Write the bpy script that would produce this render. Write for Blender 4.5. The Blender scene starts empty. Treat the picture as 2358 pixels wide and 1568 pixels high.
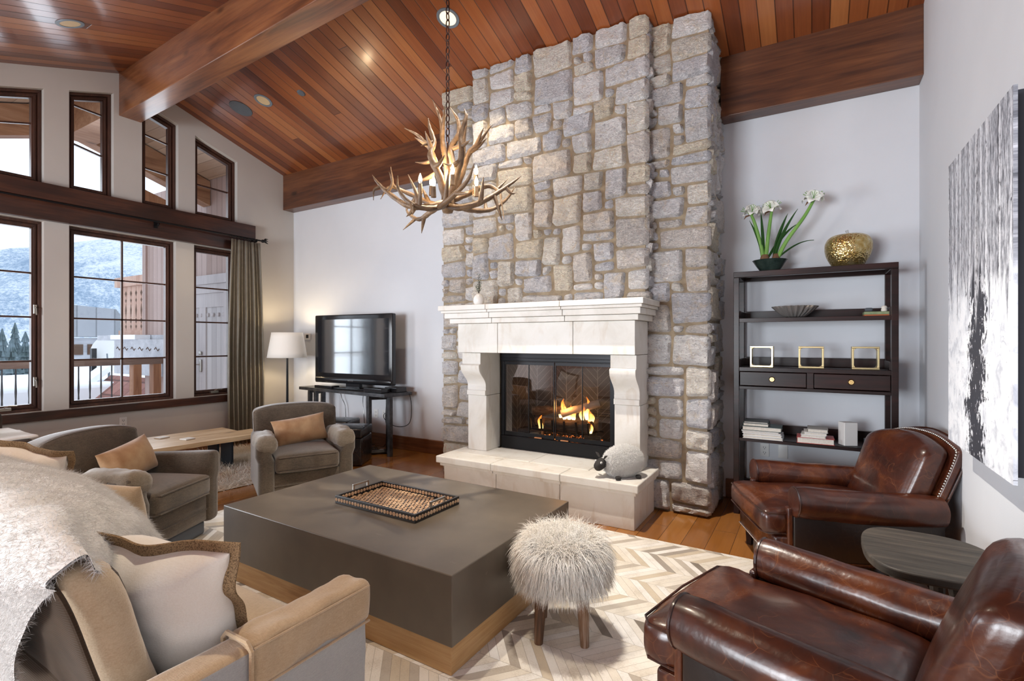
import bpy, bmesh, math, random
import numpy as np
from mathutils import Vector, Matrix, noise as mnoise

# ------------------------------------------------------------------ camera, world, light, exposure
SC = bpy.context.scene
COL = SC.collection
R = math.radians
cam_d = bpy.data.cameras.new('camera')
cam_d.sensor_width = 36.0
cam_d.lens = 1157.0 / 2358.0 * 36.0
cam_d.clip_end = 4000
cam = bpy.data.objects.new('camera', cam_d)
COL.objects.link(cam)
cam.location = (0, 0, 1.4)
cam.rotation_euler = (R(90), 0, R(30.82))
SC.camera = cam

world = bpy.data.worlds.new('overcast_sky')
SC.world = world
world.use_nodes = True
wbg = world.node_tree.nodes['Background']
wbg.inputs[0].default_value = (0.80, 0.89, 1.0, 1)
wbg.inputs[1].default_value = 1.5

def area_light(name, loc, direction, sx, sy, power, color=(1, 1, 1), spread=180):
    d = bpy.data.lights.new(name, 'AREA')
    d.shape = 'RECTANGLE'; d.size = sx; d.size_y = sy; d.energy = power; d.color = color; d.spread = R(spread)
    o = bpy.data.objects.new(name, d); COL.objects.link(o)
    o.location = loc
    o.rotation_euler = Vector(direction).to_track_quat('-Z', 'Y').to_euler()
    return o

def spot_light(name, loc, target, power, angle, color=(1, .82, .6), blend=.35, radius=.04):
    d = bpy.data.lights.new(name, 'SPOT')
    d.energy = power; d.spot_size = R(angle); d.spot_blend = blend; d.color = color; d.shadow_soft_size = radius
    o = bpy.data.objects.new(name, d); COL.objects.link(o)
    o.location = loc
    o.rotation_euler = (Vector(target) - Vector(loc)).to_track_quat('-Z', 'Y').to_euler()
    return o

def point_light(name, loc, power, color=(1, .75, .45), radius=.03):
    d = bpy.data.lights.new(name, 'POINT')
    d.energy = power; d.color = color; d.shadow_soft_size = radius
    o = bpy.data.objects.new(name, d); COL.objects.link(o); o.location = loc
    return o

# area lights add daylight fill at rear doors, left-hand windows and added side doors
area_light('daylight_fill_rear', (-3.3, -5.92, 1.35), (.1, 1, 0.06), 2.9, 2.3, 540, (.88, .94, 1.0))  # unseen fill, placed to keep its reflection off bookcase and fireplace glass
area_light('daylight_left_windows', (-8.1, 1.5, 1.9), (1, 0.0, -.05), 4.4, 3.4, 140, (.86, .93, 1.0), 130)
area_light('daylight_fill_left', (-6.85, -1.3, 1.35), (1, 0.15, 0), 2.1, 2.2, 200, (.88, .94, 1.0))  # side doors and their light added out of view to brighten the room
# recessed lamps in the ceiling
spot_light('can_lamp_over_hearth', (-2.73, 3.42, 4.15), (-2.55, 3.95, 2.4), 70, 62, (1, .80, .52), .25, .03)
spot_light('can_lamp_over_sheep', (-1.35, 2.6, 4.2), (-1.25, 3.75, .35), 190, 52, (1, .86, .66), .3, .02)
spot_light('can_lamp_over_stool', (-1.5, 2.7, 4.25), (-1.1, 2.0, 0), 560, 82, (1, .93, .82), .5, .03)
spot_light('can_lamp_over_sofa', (-2.1, 1.25, 3.9), (-1.9, .75, .5), 190, 82, (1, .88, .70), .6, .05)
spot_light('can_lamp_by_wall', (-5.45, 3.4, 4.1), (-5.4, 3.3, 0), 60, 90, (1, .85, .65), .5, .05)

SC.view_settings.view_transform = 'Standard'
SC.view_settings.look = 'None'
SC.view_settings.exposure = 0.24
SC.view_settings.gamma = 1.0
SC.view_settings.use_curve_mapping = False
try:
    SC.cycles.use_denoising = True
    SC.cycles.max_bounces = 8
    SC.cycles.diffuse_bounces = 4
    SC.cycles.glossy_bounces = 4
    SC.cycles.transparent_max_bounces = 12
    SC.cycles.sample_clamp_indirect = 6.0
    SC.cycles.caustics_reflective = False
    SC.cycles.caustics_refractive = False
except Exception:
    pass

# ------------------------------------------------------------------ mesh helpers
def RZ(a): return Matrix.Rotation(a, 4, 'Z')
def RX(a): return Matrix.Rotation(a, 4, 'X')
def RY(a): return Matrix.Rotation(a, 4, 'Y')
def T(x, y, z): return Matrix.Translation((x, y, z))

class MB:
    """collects shapes for ONE mesh object"""
    def __init__(s):
        s.v = []; s.f = []; s.c = None; s.arr = []
    def add(s, vs, fs, M=None):
        b = len(s.v)
        if M is None: s.v.extend([tuple(p) for p in vs])
        else: s.v.extend([tuple(M @ Vector(p)) for p in vs])
        s.f.extend([tuple(b + i for i in f) for f in fs])
        return b
    def box(s, x0, x1, y0, y1, z0, z1, M=None):
        vs = [(x, y, z) for z in (z0, z1) for y in (y0, y1) for x in (x0, x1)]
        fs = [(0, 2, 3, 1), (4, 5, 7, 6), (0, 1, 5, 4), (2, 6, 7, 3), (0, 4, 6, 2), (1, 3, 7, 5)]
        s.add(vs, fs, M); return s
    def prism(s, poly, a, b, axis='y', M=None):
        """poly = 2D points; extruded along axis from a to b. axis y: (x,z); x: (y,z); z: (x,y)"""
        def P(p, t):
            return {'y': (p[0], t, p[1]), 'x': (t, p[0], p[1]), 'z': (p[0], p[1], t)}[axis]
        n = len(poly)
        vs = [P(p, a) for p in poly] + [P(p, b) for p in poly]
        fs = [tuple(range(n))[::-1], tuple(range(n, 2 * n))]
        fs += [(i, (i + 1) % n, n + (i + 1) % n, n + i) for i in range(n)]
        s.add(vs, fs, M); return s
    def tube(s, pts, rad, n=10, cap=True, M=None, squash=None):
        pts = [Vector(p) for p in pts]
        if not hasattr(rad, '__len__'): rad = [rad] * len(pts)
        vs = []; fs = []
        t0 = (pts[1] - pts[0]).normalized()
        up = Vector((0, 0, 1)) if abs(t0.z) < .9 else Vector((1, 0, 0))
        nx = t0.cross(up).normalized()
        for i, p in enumerate(pts):
            if i == 0: t = pts[1] - pts[0]
            elif i == len(pts) - 1: t = pts[-1] - pts[-2]
            else: t = pts[i + 1] - pts[i - 1]
            t.normalize()
            nx = (nx - t * nx.dot(t)).normalized()
            ny = t.cross(nx)
            for k in range(n):
                a = 2 * math.pi * k / n
                vs.append(p + nx * (math.cos(a) * rad[i]) + ny * (math.sin(a) * rad[i] * (squash or 1)))
        for i in range(len(pts) - 1):
            for k in range(n):
                fs.append((i * n + k, i * n + (k + 1) % n, (i + 1) * n + (k + 1) % n, (i + 1) * n + k))
        if cap:
            fs.append(tuple(range(n))[::-1]); fs.append(tuple((len(pts) - 1) * n + k for k in range(n)))
        s.add(vs, fs, M); return s
    def lathe(s, prof, n=24, M=None, fn=None):
        vs = []; fs = []
        for r, z in prof:
            for k in range(n):
                a = 2 * math.pi * k / n
                rr = r * (fn(a, z) if fn else 1)
                vs.append((rr * math.cos(a), rr * math.sin(a), z))
        for i in range(len(prof) - 1):
            for k in range(n):
                fs.append((i * n + k, i * n + (k + 1) % n, (i + 1) * n + (k + 1) % n, (i + 1) * n + k))
        fs.append(tuple(range(n))[::-1]); fs.append(tuple((len(prof) - 1) * n + k for k in range(n)))
        s.add(vs, fs, M); return s
    def grid(s, fn, nu, nv, closeu=False, closev=False, M=None):
        vs = [fn(i / (nu if closeu else nu - 1), j / (nv if closev else nv - 1)) for i in range(nu) for j in range(nv)]
        fs = []
        for i in range(nu if closeu else nu - 1):
            for j in range(nv if closev else nv - 1):
                a, b = i, (i + 1) % nu; c, d = j, (j + 1) % nv
                fs.append((a * nv + c, b * nv + c, b * nv + d, a * nv + d))
        s.add(vs, fs, M); return s
    def rbox(s, c, size, r, n=10, bulge=(0, 0, 0), fn=None, M=None):
        """rounded box centred at c; bulge pushes each pair of faces out in the middle; fn deforms"""
        sx, sy, sz = [x / 2 for x in size]
        r = min(r, sx * .999, sy * .999, sz * .999)
        def axis_pts(h):
            k = max(2, int(round(n * max(.4, h / max(sx, sy, sz)))))
            inner = [-(h - r) + 2 * (h - r) * i / k for i in range(k + 1)]
            return [-h, -h + r * .12, -h + r * .45] + inner + [h - r * .45, h - r * .12, h]
        A = [axis_pts(sx), axis_pts(sy), axis_pts(sz)]
        H = (sx, sy, sz)
        idx = {}; vs = []; fs = []
        def vid(p):
            key = (round(p[0], 6), round(p[1], 6), round(p[2], 6))
            if key not in idx:
                idx[key] = len(vs)
                q = [max(-(H[i] - r), min(H[i] - r, p[i])) for i in range(3)]
                d = Vector((p[0] - q[0], p[1] - q[1], p[2] - q[2]))
                if d.length > 1e-9: d = d.normalized() * r
                w = [q[i] + d[i] for i in range(3)]
                u = [p[i] / H[i] for i in range(3)]
                for i in range(3):
                    j, k = (i + 1) % 3, (i + 2) % 3
                    w[i] += bulge[i] * (w[i] / H[i]) * (1 - u[j] ** 2) * (1 - u[k] ** 2)
                w = Vector(w) + Vector(c)
                if fn: w = Vector(fn(w))
                vs.append(w)
            return idx[key]
        for ax in range(3):
            j, k = (ax + 1) % 3, (ax + 2) % 3
            for sgn in (-1, 1):
                for a in range(len(A[j]) - 1):
                    for b in range(len(A[k]) - 1):
                        q = []
                        for (aa, bb) in ((a, b), (a + 1, b), (a + 1, b + 1), (a, b + 1)):
                            p = [0, 0, 0]; p[ax] = sgn * H[ax]; p[j] = A[j][aa]; p[k] = A[k][bb]
                            q.append(vid(p))
                        if sgn < 0: q = q[::-1]
                        if len(set(q)) >= 3: fs.append(tuple(q))
        s.add(vs, fs, M); return s
    def pillow(s, w, h, t, n=22, M=None, ears=.05, wrinkle=.006, seed=0, fn=None):
        """soft cushion in the local x-z plane, thickness along y"""
        top = {}
        vs = []; fs = []
        def pos(u, v, sd):
            pin = 1 - ears * ((1 - u * u) ) * 0
            x = u * w / 2 * (1 - ears * (1 - abs(u)) * 0 - .07 * (1 - v * v) * u * u)
            z = v * h / 2 * (1 - .07 * (1 - u * u) * v * v)
            th = t / 2 * (max(0, 1 - abs(u) ** 2.6) ** .55) * (max(0, 1 - abs(v) ** 2.6) ** .55)
            p = Vector((x * 6 + seed, z * 6, sd * 3.1))
            wr = wrinkle * mnoise.noise(p) * 1.6 + wrinkle * .6 * mnoise.noise(p * 2.7) + wrinkle * 1.1 * mnoise.noise(Vector((x * 19 + seed, z * 3.5, sd * 2)))
            y = sd * (th + wr * min(1, th * 25))
            q = Vector((x, y, z))
            return fn(q) if fn else q
        for sd in (-1, 1):
            for i in range(n + 1):
                for j in range(n + 1):
                    u = math.sin((i / n - .5) * math.pi); v = math.sin((j / n - .5) * math.pi)
                    edge = i in (0, n) or j in (0, n)
                    if edge and sd == 1: top[(sd, i, j)] = top[(-1, i, j)]; continue
                    top[(sd, i, j)] = len(vs); vs.append(pos(u, v, 0 if edge else sd))
        for sd in (-1, 1):
            for i in range(n):
                for j in range(n):
                    q = [top[(sd, i, j)], top[(sd, i + 1, j)], top[(sd, i + 1, j + 1)], top[(sd, i, j + 1)]]
                    fs.append(tuple(q if sd < 0 else q[::-1]))
        s.add(vs, fs, M); return s
    def raw(s, V, Fq):
        """big numpy lumps: V (n,3), Fq (m,k)"""
        s.arr.append((V, Fq)); return s
    def build(s, name, mat, parent=None, smooth=35, bevel=0, seg=2, subsurf=0):
        me = bpy.data.meshes.new(name)
        if s.arr:
            off = len(s.v)
            V = [np.array(s.v, dtype=np.float32).reshape(-1, 3)]
            nl = [len(f) for f in s.f]; li = [i for f in s.f for i in f]
            NL = [np.array(nl, dtype=np.int32)]; LI = [np.array(li, dtype=np.int32)]
            for (a, fq) in s.arr:
                V.append(a.astype(np.float32)); LI.append((fq + off).astype(np.int32).ravel())
                NL.append(np.full(len(fq), fq.shape[1], dtype=np.int32)); off += len(a)
            V = np.concatenate(V); NL = np.concatenate(NL); LI = np.concatenate(LI)
            me.vertices.add(len(V)); me.vertices.foreach_set('co', V.ravel())
            me.loops.add(len(LI)); me.loops.foreach_set('vertex_index', LI)
            me.polygons.add(len(NL))
            ls = np.concatenate([[0], np.cumsum(NL)[:-1]]).astype(np.int32)
            me.polygons.foreach_set('loop_start', ls)
            me.update(calc_edges=True); me.validate()
        else:
            me.from_pydata([tuple(v) for v in s.v], [], s.f)
            bm = bmesh.new(); bm.from_mesh(me)
            bmesh.ops.recalc_face_normals(bm, faces=bm.faces)
            bm.to_mesh(me); bm.free()
        if s.c is not None:
            at = me.color_attributes.new('tint', 'FLOAT_COLOR', 'POINT')
            at.data.foreach_set('color', np.array(s.c, dtype=np.float32).ravel())
        for m in (mat if isinstance(mat, (list, tuple)) else [mat]): me.materials.append(m)
        if smooth is not None:
            me.polygons.foreach_set('use_smooth', [True] * len(me.polygons))
            if smooth < 180: me.set_sharp_from_angle(angle=R(smooth))
        o = bpy.data.objects.new(name, me); COL.objects.link(o)
        if parent: o.parent = parent
        if bevel:
            b = o.modifiers.new('bevel', 'BEVEL'); b.width = bevel; b.segments = seg; b.limit_method = 'ANGLE'; b.angle_limit = R(40)
        if subsurf:
            b = o.modifiers.new('sub', 'SUBSURF'); b.levels = subsurf; b.render_levels = subsurf
        return o

def tag(o, label=None, cat=None, group=None, kind=None):
    if label: o['label'] = label
    if cat: o['category'] = cat
    if group: o['group'] = group
    if kind: o['kind'] = kind
    return o
def thing(name, label, cat, loc=(0, 0, 0), rz=0, group=None, kind=None):
    o = bpy.data.objects.new(name, None); COL.objects.link(o)
    o.empty_display_size = .05
    o.location = loc; o.rotation_euler = (0, 0, rz)
    return tag(o, label, cat, group, kind)
def copy_tree(o, parent=None):
    c = o.copy(); COL.objects.link(c)
    if parent: c.parent = parent
    for ch in [x for x in bpy.data.objects if x.parent == o]: copy_tree(ch, c)
    return c

def fur(points, normals, length, rad=.0016, droop=.5, curl=.25, seg=3, seed=1, lean=None, lvar=.4):
    """tapered three-sided strands as one numpy mesh: returns V, F"""
    rng = np.random.default_rng(seed)
    P = np.array(points, float); Nn = np.array(normals, float); n = len(P)
    L = length * (1 - lvar + 2 * lvar * rng.random(n))
    d = Nn + curl * rng.normal(size=(n, 3))
    if lean is not None: d = d + np.array(lean)
    d /= np.linalg.norm(d, axis=1)[:, None]
    side = np.cross(d, rng.normal(size=(n, 3))); side /= np.linalg.norm(side, axis=1)[:, None]
    rings = []; pos = P - d * .004
    step = (L / seg)[:, None]
    cu = curl * .6 * rng.normal(size=(n, 3))
    for k in range(seg + 1):
        s2 = np.cross(d, side)
        r = rad * (1 - k / seg) + rad * .12
        for a in range(3):
            an = 2 * math.pi * a / 3
            rings.append(pos + side * (math.cos(an) * r) + s2 * (math.sin(an) * r))
        d = d + np.array([0, 0, -droop / seg]) + cu / seg
        d /= np.linalg.norm(d, axis=1)[:, None]
        pos = pos + d * step
    V = np.stack(rings, 1).reshape(-1, 3)
    m = 3 * (seg + 1)
    F = []
    base = np.arange(n)[:, None] * m
    for k in range(seg):
        for a in range(3):
            q = np.array([k * 3 + a, k * 3 + (a + 1) % 3, (k + 1) * 3 + (a + 1) % 3, (k + 1) * 3 + a])
            F.append(base + q[None, :])
    return V, np.concatenate(F)

def scatter(mb, count, seed=0, keep=None):
    """random points and normals over the faces of an MB"""
    rng = np.random.default_rng(seed)
    V = np.array(mb.v, float)
    tri = []
    for f in mb.f:
        for k in range(1, len(f) - 1): tri.append((f[0], f[k], f[k + 1]))
    tri = np.array(tri)
    A, B, C = V[tri[:, 0]], V[tri[:, 1]], V[tri[:, 2]]
    cr = np.cross(B - A, C - A); ar = np.linalg.norm(cr, axis=1)
    ctr = (A + B + C) / 3
    ok = ar > 1e-10
    if keep is not None: ok &= np.array([keep(c) for c in ctr])
    ar = np.where(ok, ar, 0)
    t = rng.choice(len(tri), size=count, p=ar / ar.sum())
    u, v = rng.random(count), rng.random(count)
    sw = u + v > 1; u[sw] = 1 - u[sw]; v[sw] = 1 - v[sw]
    P = A[t] + (B - A)[t] * u[:, None] + (C - A)[t] * v[:, None]
    return P, cr[t] / ar[t][:, None]

def catmull(pts, n=6):
    """smooth polyline through points"""
    P = [np.array(p, float) for p in pts]
    P = [2 * P[0] - P[1]] + P + [2 * P[-1] - P[-2]]
    out = []
    for i in range(1, len(P) - 2):
        for k in range(n):
            t = k / n
            out.append(.5 * ((2 * P[i]) + (-P[i - 1] + P[i + 1]) * t + (2 * P[i - 1] - 5 * P[i] + 4 * P[i + 1] - P[i + 2]) * t * t + (-P[i - 1] + 3 * P[i] - 3 * P[i + 1] + P[i + 2]) * t ** 3))
    out.append(P[-2]); return out

# ------------------------------------------------------------------ material helpers
def nd(nt, typ, ins=None, **props):
    n = nt.nodes.new(typ)
    for k, v in props.items(): setattr(n, k, v)
    for k, v in (ins or {}).items():
        if isinstance(v, bpy.types.NodeSocket): nt.links.new(v, n.inputs[k])
        else: n.inputs[k].default_value = v
    return n
def mth(nt, op, a, b=None, c=None):
    ins = {0: a}
    if b is not None: ins[1] = b
    if c is not None: ins[2] = c
    return nd(nt, 'ShaderNodeMath', ins, operation=op).outputs[0]
def ramp(nt, fac, stops, interp='LINEAR'):
    n = nt.nodes.new('ShaderNodeValToRGB'); nt.links.new(fac, n.inputs[0])
    cr = n.color_ramp; cr.interpolation = interp
    while len(cr.elements) > 1: cr.elements.remove(cr.elements[-1])
    cr.elements[0].position = stops[0][0]; cr.elements[0].color = (*stops[0][1], 1)
    for p, c in stops[1:]:
        e = cr.elements.new(p); e.color = (*c, 1)
    return n.outputs[0]
def mixc(nt, fac, a, b, blend='MIX'):
    n = nd(nt, 'ShaderNodeMix', data_type='RGBA', blend_type=blend)
    for sock, v in ((n.inputs[0], fac), (n.inputs[6], a), (n.inputs[7], b)):
        if isinstance(v, bpy.types.NodeSocket): nt.links.new(v, sock)
        else: sock.default_value = v if not isinstance(v, tuple) or len(v) == 4 else (*v, 1)
    return n.outputs[2]
def base(name, color=(.5, .5, .5), rough=.5, metal=0, **kw):
    m = bpy.data.materials.new(name); m.use_nodes = True
    b = m.node_tree.nodes['Principled BSDF']
    b.inputs['Base Color'].default_value = (*color, 1); b.inputs['Roughness'].default_value = rough; b.inputs['Metallic'].default_value = metal
    for k, v in kw.items(): b.inputs[k].default_value = v
    return m, m.node_tree, b
def coords(nt, kind='Object', scale=(1, 1, 1), rot=(0, 0, 0)):
    tc = nt.nodes.new('ShaderNodeTexCoord')
    mp = nd(nt, 'ShaderNodeMapping', {'Vector': tc.outputs[kind], 'Scale': scale, 'Rotation': rot})
    return mp.outputs[0]
def bump(nt, b, height, strength=.3, dist=.01, normal=None):
    n = nd(nt, 'ShaderNodeBump', {'Height': height, 'Strength': strength, 'Distance': dist})
    if normal is not None: nt.links.new(normal, n.inputs['Normal'])
    nt.links.new(n.outputs[0], b.inputs['Normal']); return n.outputs[0]
def noise_fac(nt, vec, scale, detail=3, rough=.55, dist=0):
    return nd(nt, 'ShaderNodeTexNoise', {'Vector': vec, 'Scale': scale, 'Detail': detail, 'Roughness': rough, 'Distortion': dist}).outputs[0]

def mottled(name, c1, c2, scale=4, rough=.6, bscale=80, bstr=.1, metal=0, bdist=.004, detail=4, **kw):
    """colour drifting between two tones with a fine surface bump"""
    m, nt, b = base(name, c1, rough, metal, **kw)
    v = coords(nt)
    nt.links.new(ramp(nt, noise_fac(nt, v, scale, detail), [(.3, c1), (.7, c2)]), b.inputs['Base Color'])
    if bstr: bump(nt, b, noise_fac(nt, v, bscale, 3), bstr, bdist)
    return m
def planks(name, across, along, width, stops, rough=.35, groove=.035, gdark=.35, grain=(55, 2.2), seglen=2.4, bstr=.25, coat=0, grain_amt=.5, knots=0, spec=.5):
    """boards: across/along are axis indices of object space"""
    m, nt, b = base(name, stops[0][1], rough)
    b.inputs['Coat Weight'].default_value = coat; b.inputs['Coat Roughness'].default_value = .12
    b.inputs['Specular IOR Level'].default_value = spec
    v = coords(nt)
    sp = nd(nt, 'ShaderNodeSeparateXYZ', {0: v})
    x, y = sp.outputs[across], sp.outputs[along]
    u = mth(nt, 'DIVIDE', x, width)
    i = mth(nt, 'FLOOR', u); fr = mth(nt, 'FRACT', u)
    r1 = nd(nt, 'ShaderNodeTexWhiteNoise', {'W': i}, noise_dimensions='1D').outputs[0]
    yy = mth(nt, 'ADD', y, mth(nt, 'MULTIPLY', r1, 9.7))
    sg = mth(nt, 'DIVIDE', yy, seglen); j = mth(nt, 'FLOOR', sg); fs = mth(nt, 'FRACT', sg)
    cmb = nd(nt, 'ShaderNodeCombineXYZ', {0: i, 1: j}).outputs[0]
    r2 = nd(nt, 'ShaderNodeTexWhiteNoise', {'Vector': cmb}, noise_dimensions='2D').outputs[0]
    gv = nd(nt, 'ShaderNodeCombineXYZ', {0: mth(nt, 'MULTIPLY', x, grain[0]), 1: mth(nt, 'MULTIPLY', yy, grain[1]), 2: mth(nt, 'MULTIPLY', r2, 40)}).outputs[0]
    g = noise_fac(nt, gv, 1, 4, .6, .6)
    gv2 = nd(nt, 'ShaderNodeCombineXYZ', {0: mth(nt, 'MULTIPLY', x, grain[0] * .2), 1: mth(nt, 'MULTIPLY', yy, grain[1] * .6), 2: mth(nt, 'MULTIPLY', r2, 90)}).outputs[0]
    g2 = noise_fac(nt, gv2, 1, 2, .5, 1.2)
    t = mth(nt, 'ADD', mth(nt, 'MULTIPLY', r2, 1 - grain_amt), mth(nt, 'MULTIPLY', mth(nt, 'ADD', mth(nt, 'MULTIPLY', g, .6), mth(nt, 'MULTIPLY', g2, .4)), grain_amt))
    c = ramp(nt, t, stops)
    # groove at board edges and butt joints
    e = mth(nt, 'MINIMUM', fr, mth(nt, 'SUBTRACT', 1, fr))
    gr = nd(nt, 'ShaderNodeMapRange', {0: e, 1: 0, 2: groove, 3: 0, 4: 1}).outputs[0]
    if seglen < 50:
        e2 = mth(nt, 'MINIMUM', fs, mth(nt, 'SUBTRACT', 1, fs))
        gr2 = nd(nt, 'ShaderNodeMapRange', {0: e2, 1: 0, 2: groove * width / seglen * .7, 3: 0, 4: 1}).outputs[0]
        gr = mth(nt, 'MINIMUM', gr, gr2)
    c = mixc(nt, mth(nt, 'SUBTRACT', 1, gr), c, tuple(k * gdark for k in stops[0][1]))
    nt.links.new(c, b.inputs['Base Color'])
    bump(nt, b, mth(nt, 'ADD', gr, mth(nt, 'MULTIPLY', g, .08)), bstr, .006)
    return m
def timber(name, along, stops, rough=.45, coat=0, scale=1.0, knots=True, bstr=.15):
    """solid timber: grain stretched along an object axis, dark knots"""
    m, nt, b = base(name, stops[0][1], rough)
    b.inputs['Coat Weight'].default_value = coat; b.inputs['Coat Roughness'].default_value = .15
    sc = [30 * scale] * 3; sc[along] = 1.6 * scale
    v = coords(nt, scale=tuple(sc))
    g = noise_fac(nt, v, 1, 5, .6, .8)
    sc2 = [5 * scale] * 3; sc2[along] = 1.1 * scale
    g2 = noise_fac(nt, coords(nt, scale=tuple(sc2)), 1, 3, .5, .5)
    t = mth(nt, 'ADD', mth(nt, 'MULTIPLY', g, .45), mth(nt, 'MULTIPLY', g2, .55))
    t = mth(nt, 'ADD', mth(nt, 'MULTIPLY', mth(nt, 'SUBTRACT', t, .5), 1.7), .5)
    c = ramp(nt, t, stops)
    if knots:
        sc3 = [3.2 * scale] * 3; sc3[along] = 1.3 * scale
        vo = nd(nt, 'ShaderNodeTexVoronoi', {'Vector': coords(nt, scale=tuple(sc3)), 'Scale': 1.0}).outputs['Distance']
        k = nd(nt, 'ShaderNodeMapRange', {0: vo, 1: .05, 2: .12, 3: 1, 4: 0}).outputs[0]
        c = mixc(nt, mth(nt, 'MULTIPLY', k, .75), c, tuple(x * .3 for x in stops[0][1]))
    nt.links.new(c, b.inputs['Base Color'])
    bump(nt, b, g, bstr, .004)
    return m
def fabric(name, c1, c2, weave=420, rough=.9, sheen=.3, bstr=.35, axis=None, cscale=6):
    m, nt, b = base(name, c1, rough)
    b.inputs['Sheen Weight'].default_value = sheen
    v = coords(nt)
    n1 = noise_fac(nt, coords(nt, scale=(weave, weave * .25, weave)), 1, 2)
    n2 = noise_fac(nt, coords(nt, scale=(weave * .25, weave, weave)), 1, 2)
    n3 = noise_fac(nt, v, cscale, 3)
    t = mth(nt, 'ADD', mth(nt, 'MULTIPLY', mth(nt, 'ADD', n1, n2), .3), mth(nt, 'MULTIPLY', n3, .4))
    nt.links.new(ramp(nt, t, [(.35, c1), (.65, c2)]), b.inputs['Base Color'])
    bump(nt, b, mth(nt, 'ADD', n1, n2), bstr, .002)
    return m
def leather(name, c1, c2, c3, rough=.30, coat=.3, scratch=(.19, .068, .026)):
    m, nt, b = base(name, c1, rough)
    b.inputs['Coat Weight'].default_value = coat; b.inputs['Coat Roughness'].default_value = .16
    v = coords(nt)
    n1 = noise_fac(nt, v, 3.4, 5, .62, .8)
    c = ramp(nt, n1, [(.30, c1), (.5, c2), (.70, c3)])
    wob = nd(nt, 'ShaderNodeVectorMath', {0: nd(nt, 'ShaderNodeTexNoise', {'Vector': v, 'Scale': 6.0}).outputs[1], 3: .16}, operation='SCALE').outputs[0]
    wv = nd(nt, 'ShaderNodeVectorMath', {0: v, 1: wob}, operation='ADD').outputs[0]
    total = None
    for sc, w, lo in ((5.5, .012, .50), (11.0, .014, .54)):
        vor = nd(nt, 'ShaderNodeTexVoronoi', {'Vector': wv, 'Scale': sc}, feature='DISTANCE_TO_EDGE').outputs[0]
        k = nd(nt, 'ShaderNodeMapRange', {0: vor, 1: 0, 2: w, 3: .55, 4: 0}).outputs[0]
        k = mth(nt, 'MULTIPLY', k, nd(nt, 'ShaderNodeMapRange', {0: noise_fac(nt, v, sc * .6, 2), 1: lo - .06, 2: lo + .06, 3: 0, 4: 1}).outputs[0])
        total = k if total is None else mth(nt, 'MAXIMUM', total, k)
    c = mixc(nt, total, c, scratch)
    nt.links.new(c, b.inputs['Base Color'])
    bump(nt, b, mth(nt, 'ADD', noise_fac(nt, v, 10, 3), mth(nt, 'MULTIPLY', noise_fac(nt, v, 70, 3), .12)), .3, .012)
    nt.links.new(nd(nt, 'ShaderNodeMapRange', {0: n1, 1: .3, 2: .7, 3: rough + .08, 4: rough - .06}).outputs[0], b.inputs['Roughness'])
    return m
def emit(name, color, strength):
    m = bpy.data.materials.new(name); m.use_nodes = True
    nt = m.node_tree; nt.nodes.clear()
    e = nd(nt, 'ShaderNodeEmission', {0: (*color, 1), 1: strength})
    o = nt.nodes.new('ShaderNodeOutputMaterial'); nt.links.new(e.outputs[0], o.inputs[0])
    return m
def glass(name, tint=(1, 1, 1), ior=1.45, rough=0.0, gain=1.0):
    """thin pane: clear with a fresnel reflection"""
    m = bpy.data.materials.new(name); m.use_nodes = True
    nt = m.node_tree; nt.nodes.clear()
    tr = nd(nt, 'ShaderNodeBsdfTransparent', {0: (*tint, 1)})
    gl = nd(nt, 'ShaderNodeBsdfGlossy', {'Roughness': rough})
    fr = nd(nt, 'ShaderNodeFresnel', {'IOR': ior})
    mx = nd(nt, 'ShaderNodeMixShader', {0: mth(nt, 'MULTIPLY', fr.outputs[0], gain), 1: tr.outputs[0], 2: gl.outputs[0]})
    o = nt.nodes.new('ShaderNodeOutputMaterial'); nt.links.new(mx.outputs[0], o.inputs[0])
    return m

# ------------------------------------------------------------------ materials
M = {}
M['plaster'] = mottled('plaster', (.645, .665, .705), (.685, .705, .745), 1.5, .85, 160, .08)
M['plaster_backlit'] = mottled('plaster_backlit_shade', (.56, .535, .50), (.60, .575, .54), 1.5, .85, 160, .08)  # same paint as plaster, darkened to put the backlit shade into the colour
M['ceiling'] = planks('ceiling_boards', 0, 1, .121, [(.12, (.075, .018, .007)), (.38, (.19, .05, .016)), (.6, (.30, .09, .026)), (.85, (.42, .16, .05))], .30, .05, .25, (60, 2.0), 7.0, .35, .35, .45)
M['beam'] = timber('beam_timber', 0, [(.25, (.045, .016, .009)), (.5, (.105, .036, .015)), (.75, (.18, .067, .026))], .38, .25)
M['ridge'] = timber('ridge_timber', 0, [(.25, (.085, .028, .011)), (.5, (.19, .066, .024)), (.75, (.29, .115, .042))], .36, .3)
M['trimwood'] = timber('dark_trim_wood', 1, [(.25, (.018, .007, .005)), (.5, (.045, .015, .009)), (.75, (.09, .030, .015))], .36, .25, 1.4)
M['framewood'] = timber('window_frame_wood', 2, [(.25, (.035, .014, .009)), (.5, (.06, .024, .015)), (.75, (.10, .04, .024))], .5, 0, 2, False)
M['base'] = timber('baseboard_wood', 0, [(.25, (.10, .035, .014)), (.5, (.19, .075, .03)), (.75, (.28, .12, .05))], .38, .2)
M['floor'] = planks('floor_boards', 0, 1, .155, [(.12, (.13, .042, .010)), (.4, (.25, .092, .020)), (.65, (.34, .135, .030)), (.9, (.42, .19, .055))], .17, .018, .3, (26, 1.6), 1.7, .12, .3, .6)
M['glass'] = glass('window_glass', (.97, .985, 1.0), 1.35)
M['black'] = base('black_metal', (.012, .012, .014), .35, .6)[0]
M['plastic_black'] = base('black_plastic', (.012, .012, .014), .16)[0]
M['white_plastic'] = base('white_plastic', (.75, .75, .74), .4)[0]
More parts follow.
